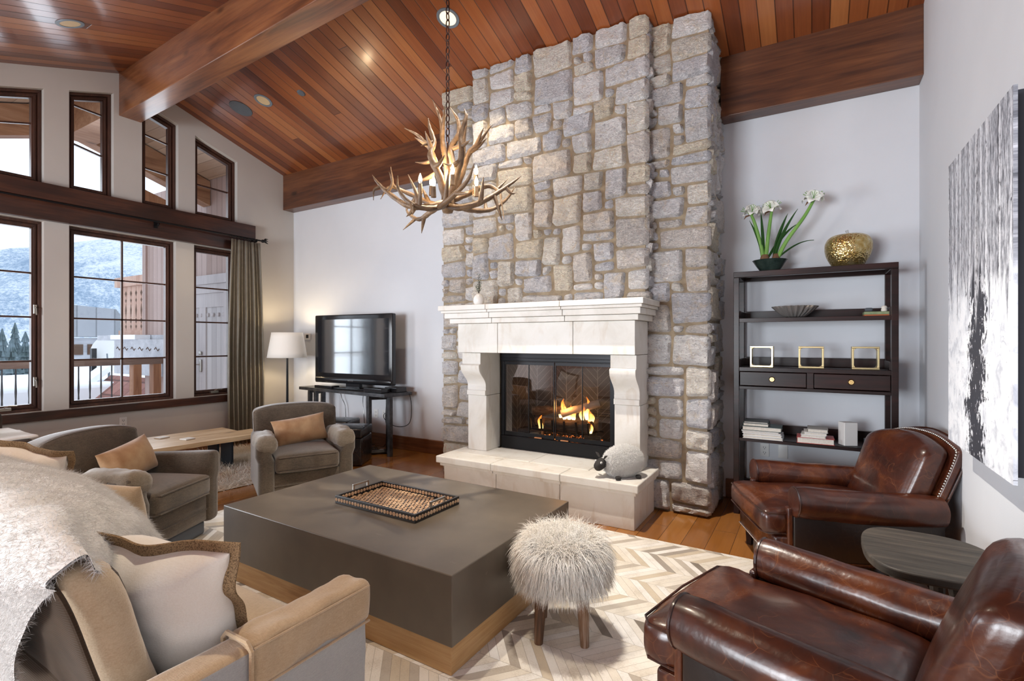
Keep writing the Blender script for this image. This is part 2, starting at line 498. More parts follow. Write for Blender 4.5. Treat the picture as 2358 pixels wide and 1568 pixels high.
M['mortar'] = mottled('mortar', (.20, .15, .10), (.33, .26, .175), 14, .95, 120, .6)
def stone_mat():
    m, nt, b = base('rough_stone', (.5, .5, .5), .9)
    at = nd(nt, 'ShaderNodeVertexColor', layer_name='tint').outputs[0]
    v = coords(nt)
    n1 = noise_fac(nt, v, 8, 6, .65, .8); n2 = noise_fac(nt, v, 34, 6, .72, 1.2); n4 = noise_fac(nt, coords(nt, rot=(.5, .4, .6), scale=(1, 1, 2.2)), 26, 5, .7, 2.2)
    c = mixc(nt, nd(nt, 'ShaderNodeMapRange', {0: n1, 1: .53, 2: .72, 3: 0, 4: .55}).outputs[0], at, (.62, .48, .30))
    c = mixc(nt, 1.0, c, ramp(nt, mth(nt, 'ADD', mth(nt, 'MULTIPLY', n2, .5), mth(nt, 'MULTIPLY', n4, .5)), [(.34, (.50, .50, .55)), (.45, (1.22, 1.22, 1.24)), (.57, (1.6, 1.59, 1.58))]), 'MULTIPLY')
    nt.links.new(c, b.inputs['Base Color'])
    bump(nt, b, mth(nt, 'ADD', mth(nt, 'MULTIPLY', n2, .5), mth(nt, 'MULTIPLY', n4, 1.2)), 1.0, .035)
    return m
M['stone'] = stone_mat()
def lime_mat():
    m, nt, b = base('limestone', (.72, .69, .64), .62)
    v = coords(nt)
    n1 = noise_fac(nt, v, 2.6, 5, .6, .7); n2 = noise_fac(nt, coords(nt, scale=(9, 9, 2)), 1, 5, .6, 1.0)
    c = ramp(nt, n1, [(.3, (.60, .565, .51)), (.5, (.70, .675, .63)), (.7, (.74, .72, .69))])
    c = mixc(nt, nd(nt, 'ShaderNodeMapRange', {0: n2, 1: .56, 2: .75, 3: 0, 4: .55}).outputs[0], c, (.52, .42, .32))
    vo = nd(nt, 'ShaderNodeTexVoronoi', {'Vector': v, 'Scale': 42.0}).outputs['Distance']
    pit = nd(nt, 'ShaderNodeMapRange', {0: vo, 1: .02, 2: .09, 3: 1, 4: 0}).outputs[0]
    pit = mth(nt, 'MULTIPLY', pit, nd(nt, 'ShaderNodeMapRange', {0: noise_fac(nt, v, 5, 2), 1: .5, 2: .6, 3: 0, 4: 1}).outputs[0])
    c = mixc(nt, mth(nt, 'MULTIPLY', pit, .5), c, (.3, .26, .22))
    nt.links.new(c, b.inputs['Base Color'])
    bump(nt, b, mth(nt, 'SUBTRACT', noise_fac(nt, v, 60, 4), pit), .15, .006)
    return m
M['lime'] = lime_mat()
M['fabric_grey'] = fabric('grey_brown_weave', (.046, .035, .024), (.14, .106, .072), 150, .92, .5)
M['fabric_light'] = fabric('faded_arm_cover_linen', (.13, .10, .068), (.25, .205, .15), 150, .92, .5)
M['plinth_grey'] = base('grey_plinth', (.10, .12, .15), .5)[0]
M['hide'] = mottled('cowhide_tan', (.34, .165, .065), (.56, .37, .20), 6, .75, 260, .3, 0, .003, 5)
M['hide'].node_tree.nodes['Principled BSDF'].inputs['Sheen Weight'].default_value = .4
M['leather'] = leather('oxblood_leather', (.013, .0035, .0026), (.050, .011, .0048), (.135, .038, .011))
M['piping'] = leather('oxblood_piping', (.012, .004, .003), (.03, .008, .005), (.06, .018, .008))
M['leather_dark'] = leather('dark_leather', (.006, .003, .003), (.012, .006, .005), (.02, .010, .007), .34, .1, (.05, .025, .015))
M['nail'] = base('silver_nailheads', (.72, .68, .62), .22, 1.0)[0]
M['darkwood'] = timber('espresso_wood', 0, [(.25, (.008, .003, .003)), (.5, (.016, .006, .005)), (.75, (.034, .010, .008))], .3, .0, 1.6, False, .06)
M['darkwood'].node_tree.nodes['Principled BSDF'].inputs['Specular IOR Level'].default_value = .28
M['brass'] = base('brass', (.78, .55, .24), .24, 1.0)[0]
M['brass_pale'] = base('aged_brass', (.62, .50, .27), .3, 1.0)[0]
M['nickel'] = base('brushed_nickel', (.45, .42, .38), .32, 1.0)[0]
M['silver'] = base('silver_bowl', (.62, .58, .55), .22, .75)[0]
M['white_cloth'] = fabric('cream_linen', (.74, .69, .61), (.82, .78, .71), 300, .92, .4, .25)
M['tan_cloth'] = fabric('tan_slipcover', (.42, .30, .18), (.58, .45, .30), 300, .92, .5, .3)
M['tan_dark'] = fabric('tan_arm_cover', (.36, .24, .13), (.50, .36, .22), 300, .92, .5, .3)
M['grey_cloth'] = fabric('grey_sofa_linen', (.30, .29, .28), (.40, .39, .37), 300, .92, .4, .3)
def cord_mat():
    m, nt, b = base('brown_corduroy', (.09, .07, .05), .95)
    b.inputs['Sheen Weight'].default_value = .1
    v = coords(nt)
    z = nd(nt, 'ShaderNodeSeparateXYZ', {0: v}).outputs[2]
    w = mth(nt, 'SINE', mth(nt, 'MULTIPLY', z, 900))
    nt.links.new(ramp(nt, noise_fac(nt, v, 6, 3), [(.3, (.034, .021, .012)), (.7, (.062, .041, .026))]), b.inputs['Base Color'])
    bump(nt, b, w, .22, .002); return m
M['cord'] = cord_mat()
M['cord'].node_tree.nodes['Principled BSDF'].inputs['Specular IOR Level'].default_value = .1
def jute_mat():
    m, nt, b = base('jute_braid', (.4, .28, .15), .9)
    v = coords(nt, scale=(1, 1, 1))
    w = nd(nt, 'ShaderNodeTexVoronoi', {'Vector': v, 'Scale': 300.0}).outputs['Distance']
    nt.links.new(ramp(nt, w, [(.0, (.34, .23, .125)), (.5, (.24, .155, .078)), (.8, (.10, .06, .028))]), b.inputs['Base Color'])
    bump(nt, b, w, -.8, .004); return m
M['jute'] = jute_mat()
M['fur_white'] = base('white_fur', (.70, .685, .665), .7, **{'Sheen Weight': .3})[0]
M['fur_cream'] = mottled('cream_fur', (.93, .92, .89), (.90, .84, .75), 9, .65, 1, 0)
M['fur_shag'] = mottled('shag_fur', (.80, .77, .73), (.62, .50, .36), 3.2, .75, 1, 0)
M['wool'] = base('white_wool', (.86, .85, .83), .7, **{'Sheen Weight': .3})[0]
M['blackplush'] = mottled('black_plush', (.012, .010, .010), (.03, .026, .024), 40, .75, 300, .4)
def shagreen():
    m, nt, b = base('shagreen', (.10, .08, .06), .38)
    b.inputs['Specular IOR Level'].default_value = .85
    v = coords(nt)
    vo = nd(nt, 'ShaderNodeTexVoronoi', {'Vector': v, 'Scale': 230.0}).outputs['Distance']
    n1 = noise_fac(nt, v, 3.0, 4)
    c = ramp(nt, n1, [(.3, (.074, .056, .039)), (.7, (.122, .096, .068))])
    # pale beads strung in short rows
    rows = nd(nt, 'ShaderNodeTexVoronoi', {'Vector': coords(nt, scale=(3, 9, 9)), 'Scale': 1.0}).outputs['Distance']
    sp = mth(nt, 'MULTIPLY', nd(nt, 'ShaderNodeMapRange', {0: rows, 1: .03, 2: .10, 3: 1, 4: 0}).outputs[0], mth(nt, 'LESS_THAN', vo, .32))
    c = mixc(nt, mth(nt, 'MULTIPLY', sp, .6), c, (.45, .42, .36))
    nt.links.new(c, b.inputs['Base Color'])
    bump(nt, b, vo, -.25, .002); return m
M['shagreen'] = shagreen()
M['oak'] = timber('oak_plinth', 0, [(.25, (.33, .165, .055)), (.5, (.46, .26, .10)), (.75, (.56, .35, .16))], .45, 0, 2, False)
M['oak2'] = timber('oak_plinth_side', 1, [(.25, (.33, .165, .055)), (.5, (.46, .26, .10)), (.75, (.56, .35, .16))], .45, 0, 2, False)
M['spalted'] = timber('pale_plank', 1, [(.25, (.36, .21, .10)), (.5, (.56, .39, .22)), (.75, (.70, .55, .36))], .5, .1, 1.2)
M['steel_dark'] = base('blued_steel', (.025, .032, .042), .35, .7)[0]
M['iron'] = mottled('brushed_iron', (.045, .045, .05), (.12, .12, .125), 14, .4, 60, .2, .7)
M['slate'] = timber('grey_weathered_wood', 0, [(.25, (.022, .019, .016)), (.5, (.055, .047, .039)), (.75, (.115, .095, .075))], .55, 0, 1.2, False)
M['legwood'] = timber('wire_brushed_wood', 2, [(.25, (.06, .03, .016)), (.5, (.17, .085, .04)), (.75, (.34, .25, .19))], .6, 0, 3, False, .5)
M['shade'] = base('white_lamp_shade', (.86, .84, .80), .8)[0]
M['shade'].node_tree.nodes['Principled BSDF'].inputs['Emission Color'].default_value = (1, .90, .76, 1)
M['shade'].node_tree.nodes['Principled BSDF'].inputs['Emission Strength'].default_value = .10
M['bulb'] = emit('candle_bulb_glow', (1, .82, .52), 14)
M['canlamp'] = emit('recessed_lamp_glow', (1, .78, .48), 1.6)
M['canlamp_dim'] = base('recessed_lamp_off', (.62, .45, .24), .5)[0]
M['bezel'] = base('grey_lamp_ring', (.16, .19, .22), .4)[0]
M['antler'] = None
def antler_mat():
    m, nt, b = base('antler', (.4, .3, .2), .5)
    v = coords(nt)
    n1 = noise_fac(nt, v, 7, 4, .6, .4); n2 = noise_fac(nt, v, 60, 4, .6, 1.2)
    t = mth(nt, 'ADD', mth(nt, 'MULTIPLY', n1, .7), mth(nt, 'MULTIPLY', n2, .3))
    nt.links.new(ramp(nt, t, [(.3, (.055, .032, .018)), (.5, (.16, .095, .05)), (.68, (.34, .23, .135))]), b.inputs['Base Color'])
    bump(nt, b, n2, .35, .004); return m
M['antler'] = antler_mat()
M['curtain'] = fabric('olive_silk', (.165, .145, .105), (.22, .195, .15), 200, .5, .2, .1, cscale=14)
M['snow'] = mottled('snow', (.80, .84, .90), (.90, .92, .95), .8, .8, 6, .2)

# ------------------------------------------------------------------ room shell
XL, XR, YF, YB = -6.75, .70, 4.85, -6.0
YK = -1.5                      # behind the camera the slope ends in a flat ceiling
RIDGE_Y, RIDGE_Z = 2.72, 4.465
def ceil_z(y): return RIDGE_Z - (.315 * (y - RIDGE_Y) if y > RIDGE_Y else .345 * (RIDGE_Y - max(y, YK)))

fl = MB().box(XL, XR, YB, YF, -.12, 0).build('floor', M['floor'], smooth=None); tag(fl, kind='structure')
ce = MB()
t = .08
ce.prism([(YB - .2, ceil_z(YB)), (YK, ceil_z(YK)), (RIDGE_Y, RIDGE_Z), (RIDGE_Y, RIDGE_Z + t), (YK, ceil_z(YK) + t), (YB - .2, ceil_z(YB) + t)], XL - .22, XR + .2, 'x')
ce.prism([(RIDGE_Y, RIDGE_Z), (YF + .2, ceil_z(YF + .2)), (YF + .2, ceil_z(YF + .2) + t), (RIDGE_Y, RIDGE_Z + t)], XL - .22, XR + .2, 'x')
tag(ce.build('ceiling', M['ceiling'], smooth=None), kind='structure')

wf = MB().prism([(XL - .22, 0), (XR + .2, 0), (XR + .2, ceil_z(YF)), (XL - .22, ceil_z(YF))], YF, YF + .2, 'y')
tag(wf.build('wall_far', M['plaster'], smooth=None), kind='structure')
wr = MB().prism([(YB, 0), (YF, 0), (YF, ceil_z(YF)), (RIDGE_Y, RIDGE_Z), (YK, ceil_z(YK)), (YB, ceil_z(YB))], XR, XR + .2, 'x')
tag(wr.build('wall_right', M['plaster'], smooth=None), kind='structure')
# rear wall behind the camera, its openings placed for the fill light
wb = MB()
zt = ceil_z(YB)
wb.box(XL, -4.8, YB - .2, YB, 0, zt); wb.box(-1.8, XR, YB - .2, YB, 0, zt); wb.box(-4.8, -1.8, YB - .2, YB, 2.55, zt)
for x in (-3.8, -2.8): wb.box(x - .06, x + .06, YB - .2, YB, 0, 2.55)
tag(wb.build('wall_rear', M['plaster'], smooth=None), kind='structure')

# left wall: vertical strips around the windows (openings mirrored about the ridge)
WT = .22
LOW = [(1.395, 1.962), (2.165, 3.205), (3.418, 3.978)]
SILL, HEAD = .678, 2.62
UPZ = 3.0
wl = MB()
def strip(y0, y1, za, zb0, zb1=None):
    zb1 = zb0 if zb1 is None else zb1
    wl.prism([(y0, za), (y1, za), (y1, zb1), (y0, zb0)], XL - WT, XL, 'x')
def cz(y): return ceil_z(y) + .02
strip(YB, -2.4, 0, cz(YB), cz(-2.4)); strip(-2.4, YK, 2.5, cz(-2.4), cz(YK)); strip(YK, -.2, 2.5, cz(YK), cz(-.2)); strip(-.2, 1.395, 0, cz(-.2), cz(1.395))  # gap in the unseen stretch added to let fill light in
strip(1.395, 1.962, 0, SILL); strip(1.962, 2.165, 0, SILL); strip(2.165, 3.205, 0, SILL); strip(3.205, 3.418, 0, SILL); strip(3.418, 3.978, 0, SILL); strip(3.978, YF, 0, SILL)
strip(1.962, 2.165, SILL, HEAD); strip(3.205, 3.418, SILL, HEAD); strip(3.978, YF, SILL, cz(3.978), cz(YF))
strip(1.395, 3.978, HEAD, UPZ)
def wtop(y): return ceil_z(y) - .225
UPS = [(1.395, 1.962), (2.165, 2.56), (2.84, 3.232), (3.432, 3.978)]
strip(1.962, 2.165, UPZ, cz(1.962), cz(2.165)); strip(2.56, 2.72, UPZ, cz(2.56), cz(2.72)); strip(2.72, 2.84, UPZ, cz(2.72), cz(2.84)); strip(3.232, 3.432, UPZ, cz(3.232), cz(3.432))
for a, b in UPS:
    wl.prism([(a, wtop(a)), (b, wtop(b)), (b, cz(b)), (a, cz(a))], XL - WT, XL, 'x')
tag(wl.build('wall_left', M['plaster_backlit'], smooth=None), kind='structure')

# timber header, sill, baseboards
tag(MB().box(XL - .02, XL + .07, 1.2, 4.2, 2.628, 3.0).build('trim_1', M['trimwood'], smooth=None, bevel=.004), kind='structure')
tag(MB().box(XL - .1, XL + .045, 1.2, 4.05, .587, .676).build('trim_2', M['trimwood'], smooth=None, bevel=.004), kind='structure')
tag(MB().box(XL, XL + .02, -.1, YF, 0, .16).build('baseboard_left', M['base'], smooth=None, bevel=.004), kind='structure')
bb = MB(); bb.box(XL + .02, -3.37, YF - .022, YF, 0, .17); bb.box(-.66, XR, YF - .022, YF, 0, .17)
tag(bb.build('baseboard_far', M['base'], smooth=None, bevel=.004), kind='structure')
tag(MB().box(XR - .02, XR, YB, YF - .022, 0, .17).build('baseboard_right', M['base'], smooth=None, bevel=.004), kind='structure')

# ceiling timbers
fb = MB(); fb.box(XL, -3.36, 4.67, YF, 3.335, 3.86)
tag(fb.build('ceiling_beam', M['beam'], smooth=None, bevel=.005), kind='structure')
fb = MB(); fb.box(-.68, XR, 4.67, YF, 3.335, 3.86)
tag(fb.build('ceiling_beam', M['beam'], smooth=None, bevel=.005), kind='structure')
rb = MB()
sk = .036
def skew(x, y): return (x, y - sk * (x - XL), 0)
P = []
for x in (XL, XR):
    for (y, z) in ((2.61, 3.95), (2.83, 3.95), (2.83, 4.5), (2.61, 4.5)):
        P.append((x, y - sk * (x - XL), z))
rb.add(P, [(3, 2, 1, 0), (4, 5, 6, 7), (0, 1, 5, 4), (1, 2, 6, 5), (2, 3, 7, 6), (3, 0, 4, 7)])
tag(rb.build('ceiling_beam', M['ridge'], smooth=None, bevel=.006), kind='structure')

# ------------------------------------------------------------------ windows
def window(n, outline, vbars, hbars, casement=False):
    """outline: 4 (y,z) corners: bl, br, tr, tl"""
    x0, x1 = XL - .17, XL - .06
    bl, br, tr, tl = outline
    def inset(d):
        sl = (tr[1] - tl[1]) / (tr[0] - tl[0])
        k = d * math.sqrt(1 + sl * sl)
        return [(bl[0] + d, bl[1] + d), (br[0] - d, br[1] + d), (br[0] - d, tl[1] + sl * (br[0] - d - tl[0]) - k), (bl[0] + d, tl[1] + sl * d - k)]
    def ring(mb, A, B, xa, xb):
        for i in range(4):
            j = (i + 1) % 4
            mb.prism([A[i], A[j], B[j], B[i]], xa, xb, 'x')
    root = tag(thing('window_%d' % n, None, None, (0, 0, 0)), kind='structure')
    f = MB(); ring(f, outline, inset(.028), x0, x1)
    tag(f.build('window_frame', M['framewood'], root, smooth=None, bevel=.004), kind='structure')
    s = MB(); ring(s, inset(.028), inset(.072), x0 + .02, x1 - .03)
    ring(s, inset(.040), inset(.060), x1 - .032, x1 - .018)
    tag(s.build('window_sash', M['framewood'], root, smooth=None, bevel=.003), kind='structure')
    q = inset(.07)
    mb = MB(); sl = (q[2][1] - q[3][1]) / (q[2][0] - q[3][0])
    for y in vbars:
        mb.box(x0 + .035, x0 + .06, y - .009, y + .009, q[0][1], q[3][1] + sl * (y - q[3][0]))
    for z in hbars:
        if isinstance(z, tuple): za, zb = z
        else: za = zb = z
        mb.prism([(q[0][0], za - .009), (q[1][0], zb - .009), (q[1][0], zb + .009), (q[0][0], za + .009)], x0 + .035, x0 + .06, 'x')
    if mb.v: tag(mb.build('muntin', M['framewood'], root, smooth=None), kind='structure')
    g = MB(); g.prism(q, x0 + .044, x0 + .050, 'x')
    tag(g.build('pane', M['glass'], root, smooth=None), kind='structure')
    if casement:
        yy = br[0] - .05
        for z in (.98, 1.72):
            h = MB(); h.box(x1 - .02, x1 + .004, yy - .012, yy + .012, z - .045, z + .045); h.tube([(x1 + .004, yy, z + .02), (x1 + .03, yy, z + .01), (x1 + .035, yy, z - .06)], .007, 6)
            tag(h.build('latch', M['nickel'], root), kind='structure')
    if n in (1, 3):
        yc = (bl[0] + br[0]) / 2
        h = MB(); h.box(x1 - .02, x1 + .02, yc - .05, yc + .05, SILL + .028, SILL + .055); h.tube([(x1 + .01, yc, SILL + .06), (x1 + .03, yc + .03, SILL + .075), (x1 + .03, yc + .09, SILL + .07)], .007, 6)
        tag(h.build('crank_handle', M['nickel'], root), kind='structure')
for k, (a, b) in enumerate(LOW):
    H = HEAD - SILL
    hb = [SILL + .07 + (H - .14) * q for q in (.245, .495, .745)]
    window(k + 1, [(a, SILL), (b, SILL), (b, HEAD), (a, HEAD)], [2.685] if k == 1 else [], hb, casement=(k == 0))
for k, (a, b) in enumerate(UPS):
    sl = (wtop(b) - wtop(a)) / (b - a)
    hz = [(3.70 - sl * .0, 3.70 + sl * (b - a) * .6), (3.32, 3.32 + sl * (b - a) * .6)] if k in (1, 2) else [(3.42, 3.42 + sl * (b - a) * .3)]
    if k == 0: hz = [(3.50, 3.62)]
    if k == 1: hz = [(3.95, 3.93), (3.53, 3.47)]
    if k == 2: hz = [(3.87, 3.83), (3.47, 3.45)]
    if k == 3: hz = [(3.43, 3.42)]
    window(k + 4, [(a, UPZ), (b, UPZ), (b, wtop(b)), (a, wtop(a))], [], hz)

# ------------------------------------------------------------------ outside: porch, deck, neighbours, valley
M['soffit'] = planks('soffit_boards', 1, 0, .14, [(.2, (.34, .22, .15)), (.5, (.46, .32, .23)), (.8, (.55, .41, .31))], .6, .04, .5, (40, 2), 60)
M['porchbeam'] = timber('porch_timber', 1, [(.25, (.22, .10, .05)), (.5, (.34, .17, .09)), (.75, (.44, .25, .15))], .6)
M['siding'] = planks('siding_boards', 0, 2, .145, [(.2, (.33, .23, .20)), (.5, (.40, .29, .26)), (.8, (.46, .35, .32))], .8, .05, .45, (30, 2), 60, .4)
M['deckdoor'] = planks('door_boards', 0, 2, .125, [(.2, (.40, .37, .38)), (.5, (.46, .43, .44)), (.8, (.52, .49, .50))], .7, .05, .5, (30, 2), 60, .3)
M['doorrail'] = timber('door_rail', 2, [(.25, (.42, .38, .39)), (.5, (.47, .43, .44)), (.75, (.52, .48, .48))], .7, 0, 1, False)
M['redwood'] = timber('red_brown_timber', 2, [(.25, (.22, .085, .04)), (.5, (.33, .15, .075)), (.75, (.44, .23, .13))], .65, 0, 1, False)
M['greyboard'] = timber('grey_fascia', 1, [(.25, (.34, .34, .37)), (.5, (.44, .44, .47)), (.75, (.52, .52, .55))], .7, 0, 1, False)
M['roofred'] = planks('red_shingles', 1, 0, .3, [(.2, (.17, .065, .05)), (.5, (.25, .10, .08)), (.8, (.33, .15, .12))], .8, .08, .4, (10, 6), .45, .5)
M['roofgrey'] = planks('grey_metal_roof', 1, 2, .6, [(.2, (.22, .23, .25)), (.5, (.28, .29, .31)), (.8, (.32, .33, .36))], .5, .06, .6, (3, 3), 60, .3)
M['railwood'] = timber('weathered_rail', 1, [(.25, (.10, .06, .045)), (.5, (.16, .10, .08)), (.75, (.22, .15, .12))], .7, 0, 1, False)
M['screenwood'] = timber('faded_pink_timber', 2, [(.25, (.38, .21, .15)), (.5, (.47, .29, .22)), (.75, (.55, .38, .30))], .7, 0, 1, False)
M['rail'] = base('rail_iron', (.05, .05, .055), .5, .4)[0]

so = MB()
X1 = -8.45
so.prism([(-.5, ceil_z(-.5) + .0), (RIDGE_Y, RIDGE_Z), (RIDGE_Y, RIDGE_Z + .12), (-.5, ceil_z(-.5) + .12)], X1, XL - WT, 'x')
so.prism([(RIDGE_Y, RIDGE_Z), (4.38, ceil_z(4.38)), (4.38, ceil_z(4.38) + .12), (RIDGE_Y, RIDGE_Z + .12)], X1, XL - WT, 'x')
tag(so.build('porch_roof', M['soffit'], smooth=None), 'board-lined porch roof overhanging outside the upper windows', 'roof')
pb = MB(); pb.box(X1 + .27, XL - WT, 2.56, 2.88, 3.98, 4.44)
tag(pb.build('porch_beam', M['porchbeam'], smooth=None), 'timber ridge beam running out under the porch roof', 'beam', kind='thing')
for sgn, lab in ((-1, 'sloping timber rafter at the porch edge, on the far-left side of the peak'), (1, 'sloping timber rafter at the porch edge, on the curtain side of the peak')):
    y0, y1 = RIDGE_Y, (4.39 if sgn > 0 else .2)
    m = MB().prism([(y0, RIDGE_Z - .40), (y1, ceil_z(y1) - .40), (y1, ceil_z(y1) - .02), (y0, RIDGE_Z - .02)], X1 + .06, X1 + .26, 'x')
    tag(m.build('porch_rafter', M['porchbeam'], smooth=None), lab, 'beam', kind='thing')
m = MB().prism([(3.25, 3.42), (4.39, 3.06), (4.39, 3.28), (3.25, 3.64)], X1 + .08, X1 + .24, 'x')
tag(m.build('porch_brace', M['redwood'], smooth=None), 'orange-brown timber brace under the porch rafter', 'beam', kind='thing')
tag(MB().box(-9.4, XL - WT, -3, 4.38, -.2, -.04).build('deck', M['soffit'], smooth=None), 'board deck outside the tall windows', 'deck', kind='structure')

# house wall with a plank door, seen through the narrow window beside the curtain
sd = thing('house_wall', 'pinkish vertical-board house wall at the deck\'s end', 'wall', (-8.6, 4.4, 0), kind='structure')
MB().box(-1.75, 1.63, 0, .15, -1.5, 4.0).build('siding', M['siding'], sd, smooth=None)
MB().box(-1.78, -1.66, -.03, .17, 1.42, 4.0).build('corner_board', M['siding'], sd, smooth=None)
dd = thing('door_1', 'pale grey plank door with stud rows in the house wall', 'door', (-8.3, 4.39, 0), kind='structure')
MB().box(-.56, .62, -.05, 0, .0, 2.14).build('door_leaf', M['deckdoor'], dd, smooth=None)
fr = MB(); fr.box(-.70, -.56, -.08, 0, 0, 2.28); fr.box(.62, .76, -.08, 0, 0, 2.28); fr.box(-.72, .78, -.10, 0, 2.281, 2.42); fr.box(-.56, .62, -.08, 0, 2.14, 2.28); fr.box(-.09, .10, -.065, 0, 0, 1.92); fr.box(-.56, .62, -.065, 0, 1.921, 2.139)
fr.build('door_frame', M['doorrail'], dd, smooth=None)
for i in range(8):
    x = -.5 + i * .15 if i < 4 else -.42 + i * .145
    MB().rbox((x + (.02 if i < 4 else .0), -.06, 1.80), (.05, .03, .06), .014, 3).build('stud', M['doorrail'], dd)
hd = MB(); hd.rbox((-.02, -.08, 1.0), (.05, .03, .2), .014, 3); hd.tube([(-.02, -.09, 1.02), (-.02, -.14, 1.02), (-.12, -.14, 1.02)], .012, 6); hd.rbox((-.02, -.085, 1.2), (.06, .03, .06), .014, 3)
hd.build('door_handle', M['nickel'], dd)

# deck railing
rl = thing('deck_railing', 'dark iron deck railing with timber top rail', 'railing', (-9.2, 0, 0))
rt = MB(); rt.box(-.06, .06, -.6, 4.35, 1.02, 1.11)
rt.build('top_rail', M['railwood'], rl, smooth=None)
MB().box(-.03, .03, -.6, 4.35, .12, .18).build('bottom_rail', M['redwood'], rl, smooth=None)
for y in (3.78, 4.06):
    MB().box(-.07, .07, y - .055, y + .055, -.04, 1.02).build('post', M['redwood'], rl, smooth=None)
y = .9
while y < 3.7:
    tw = MB()
    pts = [(0, y, z) for z in (.18, .35, .5, .6, .7, .85, 1.02)]
    tw.tube(pts, [.009, .009, .013, .009, .013, .009, .009], 6)
    tw.build('baluster', M['rail'], rl); y += .135
MB().box(.02, .1, 3.4, 3.42, .18, 1.02)
# balcony screen and the little roof below it
bs = thing('balcony_screen', 'carved pink-brown balcony screen beyond the house wall corner', 'screen', (-11.2, 4.72, 1.5))
MB().box(-1.05, .9, -.06, .06, .98, 1.17).build('top_rail', M['screenwood'], bs, smooth=None)
MB().box(-.95, .9, -.03, .03, 0, .1).build('bottom_rail', M['screenwood'], bs, smooth=None)
M['cut'] = base('shadow_gap', (.10, .055, .035), .9)[0]
for i in range(8):
    x = -.86 + i * .215
    MB().box(x, x + .20, -.015, .015, .1, .98).build('board', M['screenwood'], bs, smooth=None)
    c = MB()
    for (z, s) in ((.84, .035), (.70, .025), (.3, .035), (.18, .025)):
        c.prism([(x + .20 - s, z), (x + .205, z - s * 1.8), (x + .21 + s, z), (x + .205, z + s * 1.4)], -.019, -.014, 'y')
    c.prism([(x + .175, .5), (x + .205, .36), (x + .235, .5), (x + .205, .62)], -.019, -.014, 'y')
    c.build('cutout', M['cut'], bs, smooth=None)
pf = thing('side_roof_edge', 'snowy grey fascia with zigzag trim below the balcony screen', 'roof', (-10.9, 4.20, 1.0))
MB().box(-.1, 1.75, -.02, .18, -.2, .42).build('fascia', M['greyboard'], pf, smooth=None)
MB().box(-.15, .8, -.06, .18, .42, .50).build('snow_cap', M['snow'], pf, smooth=None)
MB().box(-1.4, 1.3, .19, .8, .40, .499).build('roof_deck', M['greyboard'], pf, smooth=None)
for i in range(6):
    x = .0 + i * .28
    zz = MB().tube([(x, -.024, .25), (x + .045, -.024, .285), (x + .12, -.024, .225), (x + .165, -.024, .26)], .007, 4)
    zz.build('zigzag_trim', M['cut'], pf, smooth=None)
rr = thing('red_shingle_roof', 'red shingle roof half under snow behind the deck railing', 'roof', (-12.4, 3.5, 0))
MB().prism([(-.9, -1.6), (1.6, .62), (1.6, .5), (-.9, -1.72)], -1.2, 2.2, 'x').build('shingles', M['roofred'], rr, smooth=None)
MB().prism([(-1.1, -1.35), (1.7, 1.0), (1.7, .86), (-1.1, -1.5)], -1.5, -1.0, 'x').build('snow_cap', M['snow'], rr, smooth=None)

# satellite dish on the snowy roof
ds = thing('satellite_dish', 'white satellite dish standing on the snow outside', 'dish', (-14.0, 5.22, .55))
prof = [(.01, 0), (.12, .012), (.24, .05), (.33, .11), (.33, .125), (.24, .065), (.12, .027), (.01, .015)]
MB().lathe(prof, 20, M=T(0, 0, .62) @ RZ(R(-60)) @ RY(R(70))).build('reflector', M['white_plastic'], ds)
MB().tube([(0, 0, -.1), (0, 0, .3), (-.05, 0, .6)], .025, 8).build('mast', M['bezel'], ds)
MB().tube([(0, 0, .45), (.25, -.12, .38), (.33, -.16, .55)], .015, 6).build('feed_arm', M['bezel'], ds)
tag(MB().box(-14.05, -13.95, 4.88, 4.97, .48, 1.22).build('vent_pipe', M['black']), 'black vent pipe rising from the snow outside', 'pipe')
tag(MB().box(-18, -13, 1.0, 8.5, -3.0, .5).build('snowy_flat_roof', M['snow'], bevel=.1, seg=3), 'flat snow-covered roof under the satellite dish', 'roof')

# neighbouring house with a metal roof
nh = thing('neighbour_house', 'far house with grey metal roof above the dish', 'house', (-25, 7.9, -3))
MB().box(-1.0, .8, -.1, 1.5, 0, 4.5).build('wall', M['greyboard'], nh, smooth=None)
MB().prism([(-.2, 4.55), (-.2, 5.75), (1.25, 5.65), (1.8, 4.85), (1.8, 4.55)], -1.3, 1.1, 'x').build('roof', M['roofgrey'], nh, smooth=None)
for y in (.1, .6, 1.1):
    MB().box(.8, .84, y - .18, y + .18, 3.85, 4.25).build('window', M['cut'], nh, smooth=None)
MB().box(-1.3, 1.2, -.3, 1.9, 3.0, 3.5).build('snow_ledge', M['snow'], nh, smooth=None)

